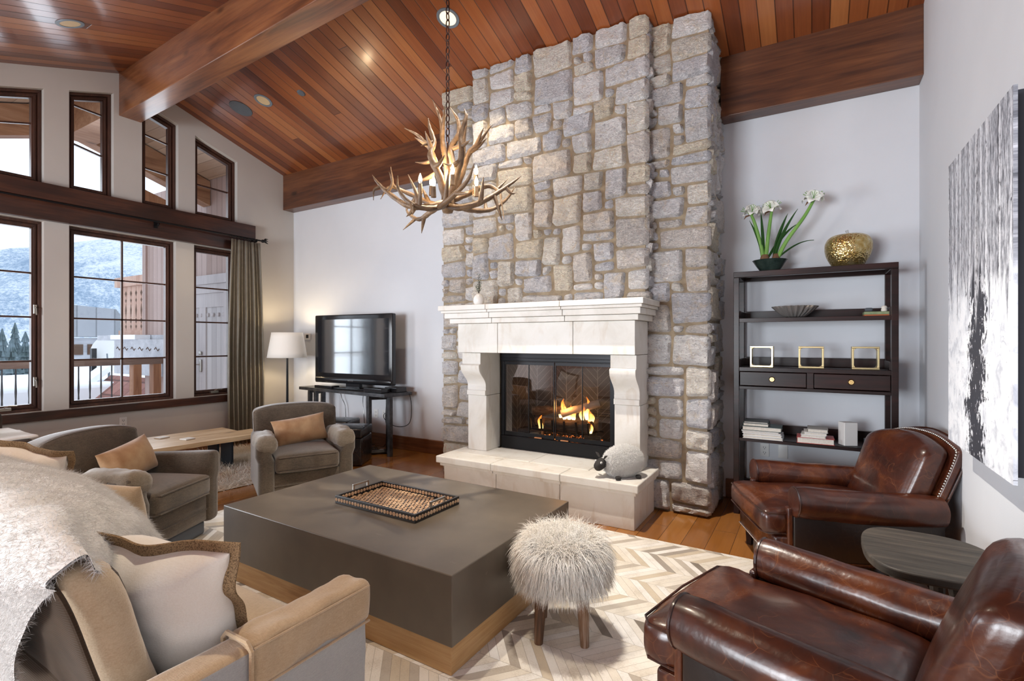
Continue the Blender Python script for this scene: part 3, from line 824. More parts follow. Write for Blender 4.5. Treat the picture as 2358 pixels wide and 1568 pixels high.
# snowy valley floor and the mountain
def hill_mat():
    m, nt, b = base('snowy_mountain', (.8, .85, .9), .95)
    v = coords(nt)
    n1 = noise_fac(nt, v, .012, 5, .6, .5); n2 = noise_fac(nt, v, .42, 5, .85); n3 = noise_fac(nt, v, .035, 5, .6, 1.0)
    t = mth(nt, 'ADD', mth(nt, 'MULTIPLY', n1, .3), mth(nt, 'ADD', mth(nt, 'MULTIPLY', n2, .45), mth(nt, 'MULTIPLY', n3, .25)))
    nt.links.new(ramp(nt, t, [(.40, (.19, .27, .37)), (.46, (.32, .40, .50)), (.50, (.50, .56, .64)), (.55, (.66, .69, .73))]), b.inputs['Base Color'])  # pale blue distance haze mixed into the snow and tree tones
    return m
M['mountain'] = hill_mat()
def hill(u, v):
    deg = 120 + 70 * u; ang = R(deg); d = 430 + 130 * v
    ridge = 77 + (166 - deg) * 3.6 + 7 * math.sin(u * 21)
    x, y = d * math.cos(ang), d * math.sin(ang)
    h = max(30, ridge) * (v ** .85)
    h += (15 * mnoise.noise(Vector((x * .008, y * .008, 3))) + 7 * mnoise.noise(Vector((x * .025, y * .025, 1)))) * min(1, v * 2)
    return (x, y, h - 8)
tag(MB().grid(hill, 90, 40).build('mountain', M['mountain'], smooth=180), 'snowy wooded mountain filling the windows', 'mountain', kind='structure')
tag(MB().box(-900, -9.4, -500, 900, -6.2, -6).build('snow_ground', M['snow'], smooth=None), 'snow-covered ground far below the deck', 'ground', kind='structure')
M['conifer'] = mottled('snowy_conifer', (.045, .075, .075), (.20, .26, .29), 1.2, .9, 4, .3)
M['barkdark'] = base('dark_bark', (.06, .045, .035), .9)[0]
rng = random.Random(5)
spots = [(-60, 14.7, 8.4), (-53, 13.5, 7.4), (-70, 18.1, 9.2), (-63, 17.0, 8.2), (-56, 15.9, 7.0), (-30, 11.2, 6.2)]
names = ['snow-dusted conifer at the left edge of the left tall window', 'second snow-dusted conifer from the left edge in the left tall window', 'farthest hazy conifer, middle of the group in the left tall window', 'slim conifer second from the frame in the left tall window', 'small conifer nearest the latch side of the left tall window', 'low conifer beside the satellite dish in the wide window']
for i, (x, y, h) in enumerate(spots):
    tr = thing('conifer', names[i], 'tree', (x, y, -6), rng.random() * 6, 'conifers in the valley')
    c = MB()
    lay = 15
    for k in range(lay):
        z0 = h * (.10 + .84 * k / lay); r0 = ((1 - k / lay) * h * .15 + .15) * (.85 + .3 * rng.random())
        prof = [(r0, z0), (r0 * .55, z0 + h * .06), (.03, z0 + h * .12)]
        c.lathe(prof, 30, fn=lambda a, z, k=k: 1 + .25 * math.sin(a * 11 + k * 1.7) + .16 * math.sin(a * 4 + k) + .1 * math.sin(a * 17))
    c.build('foliage', M['conifer'], tr, smooth=60)
    MB().tube([(0, 0, 0), (0, 0, h * .3)], .18, 7).build('trunk', M['barkdark'], tr)

# ------------------------------------------------------------------ ceiling fittings
def on_slope(x, y): return (x, y, ceil_z(y))
for (x, y, lab, lit) in ((-5.50, 1.77, 'round recessed lamp in the ceiling left of the ridge beam', False),
                         (-5.50, 3.55, 'recessed lamp beside the round ceiling speaker', False),
                         (-2.735, 3.49, 'lit recessed lamp behind the chandelier chain', True)):
    sl = math.atan(.315 if y > RIDGE_Y else -.345)
    o = thing('recessed_lamp', lab, 'ceiling light', on_slope(x, y), 0, 'recessed ceiling lamps')
    o.rotation_euler = (-sl, 0, 0)
    MB().lathe([(.074, .0), (.074, -.006), (.100, -.006), (.102, .0)], 28).build('trim_ring', M['bezel'], o)
    MB().lathe([(.001, -.0035), (.04, -.0035), (.074, -.003), (.074, -.0005), (.001, -.0005)], 24).build('lens', M['canlamp' if lit else 'canlamp_dim'], o)
o = thing('ceiling_speaker', 'large round dark speaker grille in the sloped ceiling', 'speaker', on_slope(-5.93, 3.54)); o.rotation_euler = (-math.atan(.315), 0, 0)
M['grille'] = mottled('speaker_grille', (.075, .085, .10), (.10, .115, .13), 5, .6, 700, .5)
MB().lathe([(.001, -.008), (.118, -.008), (.128, -.006), (.130, 0), (.001, 0)], 32).build('grille', M['grille'], o)
o = tag(MB().lathe([(.001, -.012), (.036, -.012), (.044, -.006), (.046, 0), (.001, 0)], 24).build('smoke_sensor', M['grille']), 'small round grey sensor in the ceiling right of the recessed lamp', 'sensor')
o.location = on_slope(-4.92, 3.63); o.rotation_euler = (-math.atan(.315), 0, 0)

# wall plates
def outlet(loc, rz, lab, blank=False):
    o = thing('wall_outlet', lab, 'outlet', loc, rz)
    MB().rbox((0, -.004, 0), (.072, .008, .115), .003, 3).build('cover_plate', M['white_plastic'], o)
    if not blank:
        s = MB()
        for z in (-.022, .022):
            s.box(-.010, -.007, -.0092, -.008, z - .006, z + .008); s.box(.007, .010, -.0092, -.008, z - .006, z + .006); s.box(-.003, .003, -.0092, -.008, z - .015, z - .010)
        s.build('slot', M['black'], o, smooth=None)
outlet((XL, 2.65, .468), R(90), 'white outlet on the wall below the tall windows')
outlet((-5.01, YF, .423), 0, 'left white outlet on the wall behind the television stand')
outlet((-4.86, YF, .423), 0, 'right white outlet on the wall behind the television stand')
outlet((-.35, YF, .456), 0, 'white outlet on the wall behind the bookcase')
outlet((-.21, YF, .456), 0, 'blank white plate beside the outlet behind the bookcase', True)
outlet((XR, 4.15, .46), R(-90), 'white outlet on the right wall behind the upper leather chair')
th = thing('thermostat', 'small square thermostat on the wall beside the floor lamp', 'thermostat', (-6.405, YF, 1.458))
MB().rbox((0, -.012, 0), (.125, .024, .095), .006, 3).build('housing', M['white_plastic'], th)
MB().box(-.025, .03, -.026, -.024, -.022, .028).build('display', M['plastic_black'], th, smooth=None)

# ------------------------------------------------------------------ stone chimney
def ashlar(nu, nv, rng):
    """fill an nu x nv grid with random blocks"""
    g = [[0] * nu for _ in range(nv)]; out = []
    sizes = [(2, 2), (3, 2), (2, 3), (3, 3), (4, 2), (4, 3), (2, 1), (3, 1), (1, 1), (3, 2), (2, 2), (3, 2), (4, 2)]
    for j in range(nv):
        for i in range(nu):
            if g[j][i]: continue
            opts = sizes[:]; rng.shuffle(opts); opts.append((1, 1))
            for w, h in opts:
                if i + w <= nu and j + h <= nv and all(not g[j + b][i + a] for a in range(w) for b in range(h)):
                    if i + w == nu - 1: continue
                    break
            else: w, h = 1, 1
            for a in range(w):
                for b in range(h): g[j + b][i + a] = 1
            out.append((i, j, w, h))
    return out
def stone_panel(mb, cols, org, U, Nn, width, z0, z1, seed, proud=.045, unit=.098, top=None, amp=1.0):
    rng = random.Random(seed)
    nu = max(1, round(width / unit)); nv = max(1, round((z1 - z0) / (unit * .88)))
    du, dv = width / nu, (z1 - z0) / nv
    org, U, Nn = Vector(org), Vector(U), Vector(Nn)
    tones = [(.60, .585, .59), (.68, .66, .65), (.56, .555, .58), (.68, .64, .58), (.62, .57, .53), (.72, .70, .69), (.59, .58, .60), (.68, .61, .50), (.58, .54, .51)]
    jit = lambda: rng.uniform(-.015, .015)
    jn = {}
    for (i, j, w, h) in ashlar(nu, nv, rng):
        gap = .006
        def corner(a, b):
            k = (a, b)
            if k not in jn: jn[k] = (jit() if 0 < a < nu else 0, jit() if 0 < b < nv else 0)
            return a * du + jn[k][0], b * dv + jn[k][1]
        c00, c10, c11, c01 = corner(i, j), corner(i + w, j), corner(i + w, j + h), corner(i, j + h)
        W, H = w * du, h * dv
        ku, kv = max(4, int(W / .021)), max(4, int(H / .021))
        tone = rng.choice(tones); k = rng.uniform(.98, 1.18)
        tone = tuple(x * k for x in tone)
        out = proud * rng.uniform(.75, 1.25); sd = rng.uniform(0, 90)
        tu, tv = rng.uniform(-.5, .5) * .02, rng.uniform(-.5, .5) * .02
        us = [-1 + 2 * a / ku for a in range(ku + 1)]
        vs = [-1 + 2 * b / kv for b in range(kv + 1)]
        V = []
        for a in us:
            for b in vs:
                s, t = (a + 1) / 2, (b + 1) / 2
                x = (1 - s) * (1 - t) * c00[0] + s * (1 - t) * c10[0] + s * t * c11[0] + (1 - s) * t * c01[0]
                z = (1 - s) * (1 - t) * c00[1] + s * (1 - t) * c10[1] + s * t * c11[1] + (1 - s) * t * c01[1]
                ed = min((1 - abs(a)) * W / 2, (1 - abs(b)) * H / 2)
                rr = (abs(a) ** 7 + abs(b) ** 7)
                x += -a * gap - a * .010 * max(0, rr - 1); z += -b * gap - b * .010 * max(0, rr - 1)
                p = Vector((x * 1.0 + sd, z + sd * .7, sd))
                n1 = mnoise.noise(p * 7); n2 = mnoise.noise(p * 19); n3 = abs(mnoise.noise(p * 42))
                x += mnoise.noise(p * 9 + Vector((5, 0, 0))) * .006 * (1 if rr > .9 else 0); z += mnoise.noise(p * 9 + Vector((0, 9, 0))) * .006 * (1 if rr > .9 else 0)
                e = min(1, ed / .015); e = math.sin(e * math.pi / 2)
                d = (out + (n1 * .020 + n2 * .017 - n3 * .018) * amp + tu * a + tv * b) * e - .012 * (1 - e)
                q = org + U * x + Nn * d; q.z = z0 + z
                if top is not None: q.z = min(q.z, top(q))
                V.append(q); cols.append((*tone, 1))
        F = []
        m = len(vs)
        for a in range(ku):
            for b in range(kv):
                F.append((a * m + b, (a + 1) * m + b, (a + 1) * m + b + 1, a * m + b + 1))
        mb.add(V, F)

BF, FF = 4.03, 4.16            # breast and flank stone faces
top = lambda q: ceil_z(q.y) - .004
ch = thing('stone_chimney', 'tall rough grey-and-tan stone chimney rising to the board ceiling', 'chimney', (0, 0, 0))
pr = .045
def stones(name, specs, part_amp=1.0):
    mb = MB(); cols = []
    for sp in specs: stone_panel(mb, cols, top=top, amp=part_amp, **sp)
    mb.c = cols
    o = mb.build(name, M['stone'], ch, smooth=70)
    return o
stones('breast_stone', [dict(org=(-2.885, BF + pr, 0), U=(1, 0, 0), Nn=(0, -1, 0), width=1.755, z0=1.56, z1=4.06, seed=3),
                        dict(org=(-1.13 - pr, BF + pr, 0), U=(0, 1, 0), Nn=(1, 0, 0), width=.15, z0=1.56, z1=4.06, seed=5, unit=.15)])
stones('flank_stone', [dict(org=(-3.365, FF + pr, 0), U=(1, 0, 0), Nn=(0, -1, 0), width=.60, z0=0, z1=4.02, seed=8)])
stones('flank_stone', [dict(org=(-1.20, FF + pr, 0), U=(1, 0, 0), Nn=(0, -1, 0), width=.525, z0=0, z1=4.02, seed=11),
                       dict(org=(-.675 - pr, FF + pr, 0), U=(0, 1, 0), Nn=(1, 0, 0), width=.637, z0=0, z1=4.00, seed=14, unit=.11)], .9)
co = MB()
yb, yq = FF + pr + .003, YF - .001
zt = ceil_z(YF) - .03
co.box(-3.355, -2.66, yb, yq, 0, zt); co.box(-1.42, -.685 - pr + .02, yb, yq, 0, zt)
co.box(-2.66, -1.42, yb, yq, 1.30, zt); co.box(-2.66, -1.42, 4.62, yq, 0, 1.30); co.box(-2.66, -1.42, yb, 4.62, 0, .34)
co.prism([(yb, zt), (yq, zt), (yq, ceil_z(yq) - .004), (yb, ceil_z(yb) - .004)], -3.355, -.70, 'x')
co.prism([(BF + pr + .003, 1.56), (yb, 1.56), (yb, ceil_z(yb) - .004), (BF + pr + .003, ceil_z(BF + pr) - .004)], -2.88, -1.14 - pr + .02, 'x')
co.build('mortar_core', M['mortar'], ch, smooth=None)

# ------------------------------------------------------------------ limestone surround: hearth, pillars, lintel, stepped mantel shelf
su = thing('fireplace_surround', 'pale limestone fireplace surround with stepped mantel shelf and raised hearth', 'fireplace', (-2.045, 3.6, 0))
ox, oy = -2.045, 3.6
def seamed(mb, x0, x1, cuts, y0, y1, z0, z1, g=.0022):
    xs = [x0] + cuts + [x1]
    for a, b in zip(xs[:-1], xs[1:]): mb.box(a + g - ox, b - g - ox, y0 - oy, y1 - oy, z0, z1)
hb = MB(); seamed(hb, -2.885, -1.115, [-2.32, -1.72], 3.622, 4.165, 0, .262)
hb.build('hearth_base', M['lime'], su, smooth=None, bevel=.004)
hm = MB(); seamed(hm, -2.915, -1.095, [-2.34, -1.70], 3.598, 4.165, .262, .290)
hm.build('hearth_moulding', M['lime'], su, smooth=None, bevel=.006)
hs = MB()
seamed(hs, -2.945, -1.075, [-2.35, -1.70], 3.575, 3.80, .290, .352); seamed(hs, -2.945, -1.075, [-2.10, -1.55], 3.803, 4.165, .290, .352)
hs.build('hearth_slab', M['lime'], su, smooth=None, bevel=.009, seg=3)
MB().box(-2.62 - ox, -1.46 - ox, 4.165 - oy, 4.30 - oy, .29, .352).build('hearth_inner_slab', M['lime'], su, smooth=None)
# pillars: scroll brackets over plain shafts
for (xa, xb) in ((-2.853, -2.643), (-1.385, -1.173)):
    MB().prism([(3.955 - oy, .353), (4.20 - oy, .353), (4.20 - oy, .878), (3.955 - oy, .878)], xa - ox, xb - ox, 'x').build('pillar_shaft', M['lime'], su, smooth=None, bevel=.004)
    pro = [(4.20, .881), (3.935, .881), (3.935, .925), (3.948, .928), (3.945, .958)]
    # s-curve: hollow below, belly above, ending in a square block under the lintel
    for k in range(9):
        t = k / 8; z = .962 + .205 * t
        y = 3.948 - .118 * (t - math.sin(2 * math.pi * t) / (2 * math.pi)) ** .9
        pro.append((y, z))
    pro += [(3.842, 1.176), (3.858, 1.18), (3.858, 1.284), (4.20, 1.284)]
    MB().prism([(y - oy, z) for y, z in pro], xa - ox, xb - ox, 'x').build('pillar_bracket', M['lime'], su, smooth=50, bevel=.003)
li = MB(); seamed(li, -2.868, -1.168, [-2.425, -1.69], 3.81, 4.165, 1.288, 1.556)
li.build('lintel', M['lime'], su, smooth=None, bevel=.003)
for (z0, z1, d) in ((1.558, 1.602, .052), (1.604, 1.652, .084), (1.653, 1.676, .106), (1.677, 1.722, .124)):
    m = MB(); seamed(m, -2.868 - d * 1.15, -1.168 + d * .8, [-2.44 - d * .3, -1.73 - d * .2], 3.81 - d, 4.165, z0, z1)
    m.build('mantel_shelf' if z1 > 1.7 else 'mantel_moulding', M['lime'], su, smooth=None, bevel=.004)

# ------------------------------------------------------------------ firebox with glass doors
fi = thing('fireplace_insert', 'black metal firebox with paired glass doors inside the limestone surround', 'fireplace insert', (-2.04, 4.2, .352))
fx0, fx1 = -.578, .578                      # local opening
M['firebrick'] = None
def herring():
    m, nt, b = base('herringbone_firebrick', (.10, .085, .075), .9)
    v = coords(nt, rot=(0, 0, 0))
    sp = nd(nt, 'ShaderNodeSeparateXYZ', {0: v})
    hx = mth(nt, 'ADD', sp.outputs[0], sp.outputs[1]); z = sp.outputs[2]
    W = .165
    u = mth(nt, 'DIVIDE', hx, W); col = mth(nt, 'FLOOR', u); f = mth(nt, 'FRACT', u)
    par = mth(nt, 'SUBTRACT', mth(nt, 'MULTIPLY', mth(nt, 'FRACT', mth(nt, 'MULTIPLY', col, .5)), 4), 1)
    s = mth(nt, 'ADD', z, mth(nt, 'MULTIPLY', mth(nt, 'MULTIPLY', f, par), W))
    fr = mth(nt, 'FRACT', mth(nt, 'DIVIDE', s, .075))
    e = mth(nt, 'MINIMUM', mth(nt, 'MULTIPLY', mth(nt, 'MINIMUM', fr, mth(nt, 'SUBTRACT', 1, fr)), .075), mth(nt, 'MULTIPLY', mth(nt, 'MINIMUM', f, mth(nt, 'SUBTRACT', 1, f)), W))
    g = nd(nt, 'ShaderNodeMapRange', {0: e, 1: .002, 2: .005, 3: 1, 4: 0}).outputs[0]
    c = mixc(nt, g, (.055, .048, .043), (.20, .185, .165))
    nt.links.new(c, b.inputs['Base Color']); bump(nt, b, g, -.3, .004)
    return m
M['firebrick'] = herring()
lin = MB()
z0, z1 = .10, .90
lin.add([(fx0, .03, z0), (fx0 + .16, .40, z0), (fx1 - .16, .40, z0), (fx1, .03, z0), (fx0, .03, z1), (fx0 + .16, .40, z1), (fx1 - .16, .40, z1), (fx1, .03, z1)],
        [(0, 1, 5, 4), (1, 2, 6, 5), (2, 3, 7, 6), (0, 3, 2, 1), (4, 5, 6, 7)])
lin.build('firebrick_liner', M['firebrick'], fi, smooth=None)
fr = MB()
fr.box(fx0, fx1, -.02, .03, .845, .932); fr.box(fx0, fx1, -.02, .03, 0.002, .125); fr.box(fx0, fx0 + .035, -.02, .03, .125, .845); fr.box(fx1 - .035, fx1, -.02, .03, .125, .845)
fr.box(fx0, fx1, -.03, -.012, .872, .884); fr.box(fx0, fx1, -.035, -.012, .846, .856); fr.box(fx0, fx1, -.032, -.012, .116, .126)
fr.build('metal_frame', M['black'], fi, smooth=None, bevel=.003)
M['fireglass'] = glass('firebox_glass', (.86, .86, .88), 1.75, 0, 1.25)
for (a, b, nm) in ((fx0 + .036, -.005, 0), (.005, fx1 - .036, 1)):
    d = MB(); d.box(a, b, -.012, -.002, .78 + .035, .843); d.box(a, b, -.012, -.002, .128, .165)
    d.box(a, a + .008, -.012, -.002, .165, .815); d.box(b - .008, b, -.012, -.002, .165, .815)
    mid = (a + b) / 2; d.box(mid - .003, mid + .003, -.012, -.002, .165, .815)
    dr = d.build('glass_door', M['black'], fi, smooth=None)
    MB().box(a + .006, b - .006, -.008, -.005, .16, .82).build('pane', M['fireglass'], dr, smooth=None)
    hx = b - .16 if nm == 0 else a + .10
    hh = MB().box(hx - .04, hx + .04, -.030, -.012, .128, .140)
    hh.build('door_handle', base('copper_pull', (.75, .36, .18), .3, 1.0)[0], dr, smooth=None, bevel=.003)
gr = MB()
for i in range(6):
    x = -.30 + i * .12
    gr.tube([(x, .06, .30), (x, .075, .19), (x, .30, .19), (x, .33, .26)], .011, 6)
gr.tube([(-.36, .10, .19), (.36, .10, .19)], .011, 6); gr.tube([(-.36, .29, .19), (.36, .29, .19)], .011, 6)
for x in (-.3, .3): gr.tube([(x, .10, .19), (x, .10, .10)], .011, 6); gr.tube([(x, .29, .19), (x, .29, .10)], .011, 6)
gr.build('log_grate', M['black'], fi)
# gas logs: each a thing lying on the grate
def bark():
    m, nt, b = base('charred_bark', (.08, .05, .03), .95)
    v = coords(nt, scale=(4, 22, 22))
    n = noise_fac(nt, v, 1.5, 6, .7, 1.0)
    nt.links.new(ramp(nt, n, [(.3, (.02, .014, .010)), (.5, (.10, .065, .042)), (.7, (.24, .19, .15))]), b.inputs['Base Color'])
    bump(nt, b, n, .9, .02); return m
M['bark'] = bark(); M['ash'] = mottled('pale_log_wood', (.30, .24, .18), (.46, .40, .33), 8, .9, 30, .6)
def log(lab, p0, p1, r, seed, m='bark'):
    p0, p1 = Vector(p0), Vector(p1)
    o = thing('fire_log', lab, 'log', p0, 0, 'logs in the firebox')
    d = p1 - p0; L = d.length
    Mx = d.to_track_quat('X', 'Z').to_matrix().to_4x4()
    rr = random.Random(seed); n = 12; k = 14
    def f(u, v):
        a = 2 * math.pi * v; x = L * u
        q = r * (1 + .16 * mnoise.noise(Vector((x * 14, math.cos(a) * 1.5 + seed, math.sin(a) * 1.5))) + .07 * mnoise.noise(Vector((x * 40, math.cos(a) * 4 + seed, math.sin(a) * 4))))
        return (x, q * math.cos(a), q * math.sin(a))
    b = MB().grid(f, 22, 18, closev=True, M=Mx); b.build('bark', M[m], o, smooth=60)
    e = MB()
    for x in (0, L): e.lathe([(.001, 0), (r * .86, 0), (r * .9, -.004)], 14, M=Mx @ T(x + (.003 if x else -.003), 0, 0) @ RY(R(90 if x else -90)))
    e.build('cut_end', M['ash'], o)
F0 = Vector((-2.04, 4.2, .352))
def fp(x, y, z): return F0 + Vector((x, y, z))
log('thick charred log lying along the front of the grate', fp(-.16, .145, .245), fp(.31, .13, .252), .052, 1)
log('dark log lying along the back of the grate', fp(-.33, .265, .255), fp(.33, .275, .25), .058, 2)
log('charred log crossing the top of the fire on the left', fp(-.31, .13, .365), fp(-.02, .25, .37), .045, 3)
log('pale-barked log leaning across the top of the fire on the right', fp(-.01, .16, .35), fp(.33, .27, .46), .036, 4, 'ash')
log('small split log lying on the firebox floor at the left', fp(-.43, .09, .155), fp(-.17, .075, .150), .036, 5)
log('stub of log on the firebox floor at the right', fp(.26, .075, .150), fp(.40, .11, .150), .036, 6)
def ember_mat():
    m, nt, b = base('glowing_embers', (.03, .025, .022), .95)
    v = coords(nt); n = noise_fac(nt, v, 26, 4, .7)
    b.inputs['Emission Color'].default_value = (1, .22, .04, 1)
    nt.links.new(nd(nt, 'ShaderNodeMapRange', {0: n, 1: .54, 2: .66, 3: 0, 4: 7}).outputs[0], b.inputs['Emission Strength'])
    nt.links.new(ramp(nt, n, [(.35, (.012, .011, .010)), (.55, (.07, .06, .05))]), b.inputs['Base Color'])
    return m
M['ember'] = ember_mat()
em = MB(); rg = random.Random(4)
for i in range(150):
    x = rg.uniform(-.36, .36); y = rg.uniform(.05, .28); s = rg.uniform(.012, .024)
    em.rbox(tuple(fp(x, y, .104 + s * .6 + max(0, .02 - abs(y - .1) * .2))), (s * 2, s * 1.7, s * 1.5), s * .6, 2)
tag(em.build('ember_bed', M['ember'], smooth=60), 'bed of glowing embers under the log grate', 'embers', kind='stuff')
def flame_mat():
    m = bpy.data.materials.new('flame'); m.use_nodes = True; nt = m.node_tree; nt.nodes.clear()
    tc = nt.nodes.new('ShaderNodeTexCoord')
    z = nd(nt, 'ShaderNodeSeparateXYZ', {0: tc.outputs['Generated']}).outputs[2]
    n = noise_fac(nt, nd(nt, 'ShaderNodeMapping', {0: tc.outputs['Object'], 'Scale': (30, 30, 9)}).outputs[0], 1, 3, .6, 1.0)
    c = ramp(nt, z, [(0, (1, .72, .34)), (.35, (1, .50, .12)), (.8, (1, .22, .02))])
    e = nd(nt, 'ShaderNodeEmission', {0: c, 1: 7.0}); tr = nt.nodes.new('ShaderNodeBsdfTransparent')
    lw = nd(nt, 'ShaderNodeLayerWeight', {0: .35}).outputs['Facing']
    k = mth(nt, 'MULTIPLY', mth(nt, 'SUBTRACT', 1, lw), mth(nt, 'SUBTRACT', 1.15, z))
    k = mth(nt, 'MULTIPLY', k, nd(nt, 'ShaderNodeMapRange', {0: n, 1: .35, 2: .6, 3: .15, 4: 1}).outputs[0])
    mx = nd(nt, 'ShaderNodeMixShader', {0: k, 1: tr.outputs[0], 2: e.outputs[0]})
    nt.links.new(mx.outputs[0], nt.nodes.new('ShaderNodeOutputMaterial').inputs[0]); return m
M['flame'] = flame_mat()
fire = thing('fire', 'orange flames rising between the logs', 'fire', tuple(fp(0, .2, .24)))
for i, (x, y, z, h, r) in enumerate([(.0, .0, .05, .20, .036), (.045, .01, .05, .14, .030), (.22, .03, .06, .22, .030), (.27, .0, .02, .15, .034), (-.24, -.03, -.08, .17, .028), (.10, -.01, .05, .10, .028), (.30, -.09, -.05, .13, .026), (-.05, .02, .06, .12, .026), (.19, -.01, .06, .13, .026)]):
    def ff(u, v, x=x, y=y, z=z, h=h, r=r, i=i):
        a = 2 * math.pi * v
        q = r * (math.sin(math.pi * min(1, u * .9 + .1)) ** .8) * (1 - .55 * u) * (1 + .2 * math.sin(a * 3 + u * 6 + i)) + .0008
        return (x + .022 * u * math.sin(u * 6 + i * 1.9) + q * math.cos(a), y + q * math.sin(a), z + h * u)
    MB().grid(ff, 16, 14, closev=True).build('flame', M['flame'], fire, smooth=180)
bu = MB().box(-.36, .36, -.14, -.125, -.125, -.10); bu.build('burner_pipe', M['black'], fire, smooth=None)
point_light('fire_glow', tuple(fp(.05, .13, .42)), 4, (1, .42, .12), .06)

# ------------------------------------------------------------------ coffee table and tray
ct = thing('coffee_table', 'large square dark shagreen coffee table on an oak plinth', 'table', (-2.108, 2.215, .012), R(-.7))
MB().box(-.848, .848, -.562, .562, .125, .423).build('block_top', M['shagreen'], ct, smooth=None, bevel=.004)
pl = MB(); pl.box(-.836, .836, -.55, .55, 0, .125)
po = pl.build('plinth', [M['oak'], M['oak2']], ct, smooth=None, bevel=.003)
for p in po.data.polygons:
    if abs(p.normal.x) > .9: p.material_index = 1

tr = thing('serving_tray', 'black-edged tray inlaid with wood slices on the coffee table', 'tray', (-2.108, 2.205, .4355), R(-1.2))
tw, td = .318, .188
fr = MB(); t = .013
for (x0, x1, y0, y1) in ((-tw, tw, -td, -td + t), (-tw, tw, td - t, td), (-tw, -tw + t, -td + t, td - t), (tw - t, tw, -td + t, td - t)): fr.box(x0, x1, y0, y1, 0.0, .046)
fr.box(-tw + t, tw - t, -td + t, td - t, 0, .010)
fr.build('tray_frame', base('black_resin', (.015, .013, .012), .3)[0], tr, smooth=None, bevel=.0015)
M['slice'] = mottled('wood_slice', (.36, .20, .10), (.60, .42, .27), 30, .4, 200, .1, 0, .001)
sl = MB(); rg = random.Random(2)
sp = .0265
nx_, ny_ = int(2 * tw / sp), int(2 * td / (sp * .87))
for j in range(ny_):
    for i in range(nx_):
        x = -tw + t + .014 + i * sp + (sp / 2 if j % 2 else 0) + rg.uniform(-.002, .002); y = -td + t + .014 + j * sp * .87 + rg.uniform(-.002, .002)
        if x > tw - t - .012 or y > td - t - .012: continue
        r = rg.uniform(.0095, .0128); e = rg.uniform(.8, 1); a0 = rg.random() * 3
        sl.lathe([(r, .0095), (r, .0125), (r * .9, .013)], 10, M=T(x, y, 0) @ RZ(a0) @ Matrix.Diagonal((1, e, 1, 1)))
o = sl.build('slice_inlay', M['slice'], tr, smooth=None); o['kind'] = 'stuff'
sd = MB()
def rowdiscs(p0, p1, nrm, n):
    p0, p1 = Vector(p0), Vector(p1)
    q = Vector(nrm).to_track_quat('Z', 'Y').to_matrix().to_4x4()
    for i in range(n):
        p = p0.lerp(p1, (i + .5) / n); r = rg.uniform(.009, .0115)
        sd.lathe([(r, 0), (r, .0015), (r * .85, .002)], 10, M=T(*p) @ q)
for (y, nn_) in ((-td, -1), (td, 1)):
    rowdiscs((-tw, y, .023), (tw, y, .023), (0, nn_, 0), 27); rowdiscs((-tw + t, y - nn_ * t, .028), (tw - t, y - nn_ * t, .028), (0, -nn_, 0), 25)
for (x, nn_) in ((-tw, -1), (tw, 1)):
    rowdiscs((x, -td, .023), (x, td, .023), (nn_, 0, 0), 16); rowdiscs((x - nn_ * t, -td + t, .028), (x - nn_ * t, td - t, .028), (-nn_, 0, 0), 15)
o = sd.build('edge_inlay', M['slice'], tr, smooth=None); o['kind'] = 'stuff'
for s in (-1, 1):
    x = s * (tw - .006)
    h = MB(); h.box(x - .006, x + .006, -.062, -.050, .046, .078); h.box(x - .006, x + .006, .050, .062, .046, .078); h.box(x - .006, x + .006, -.062, .062, .070, .080)
    h.build('handle', M['nickel'], tr, smooth=None, bevel=.001)

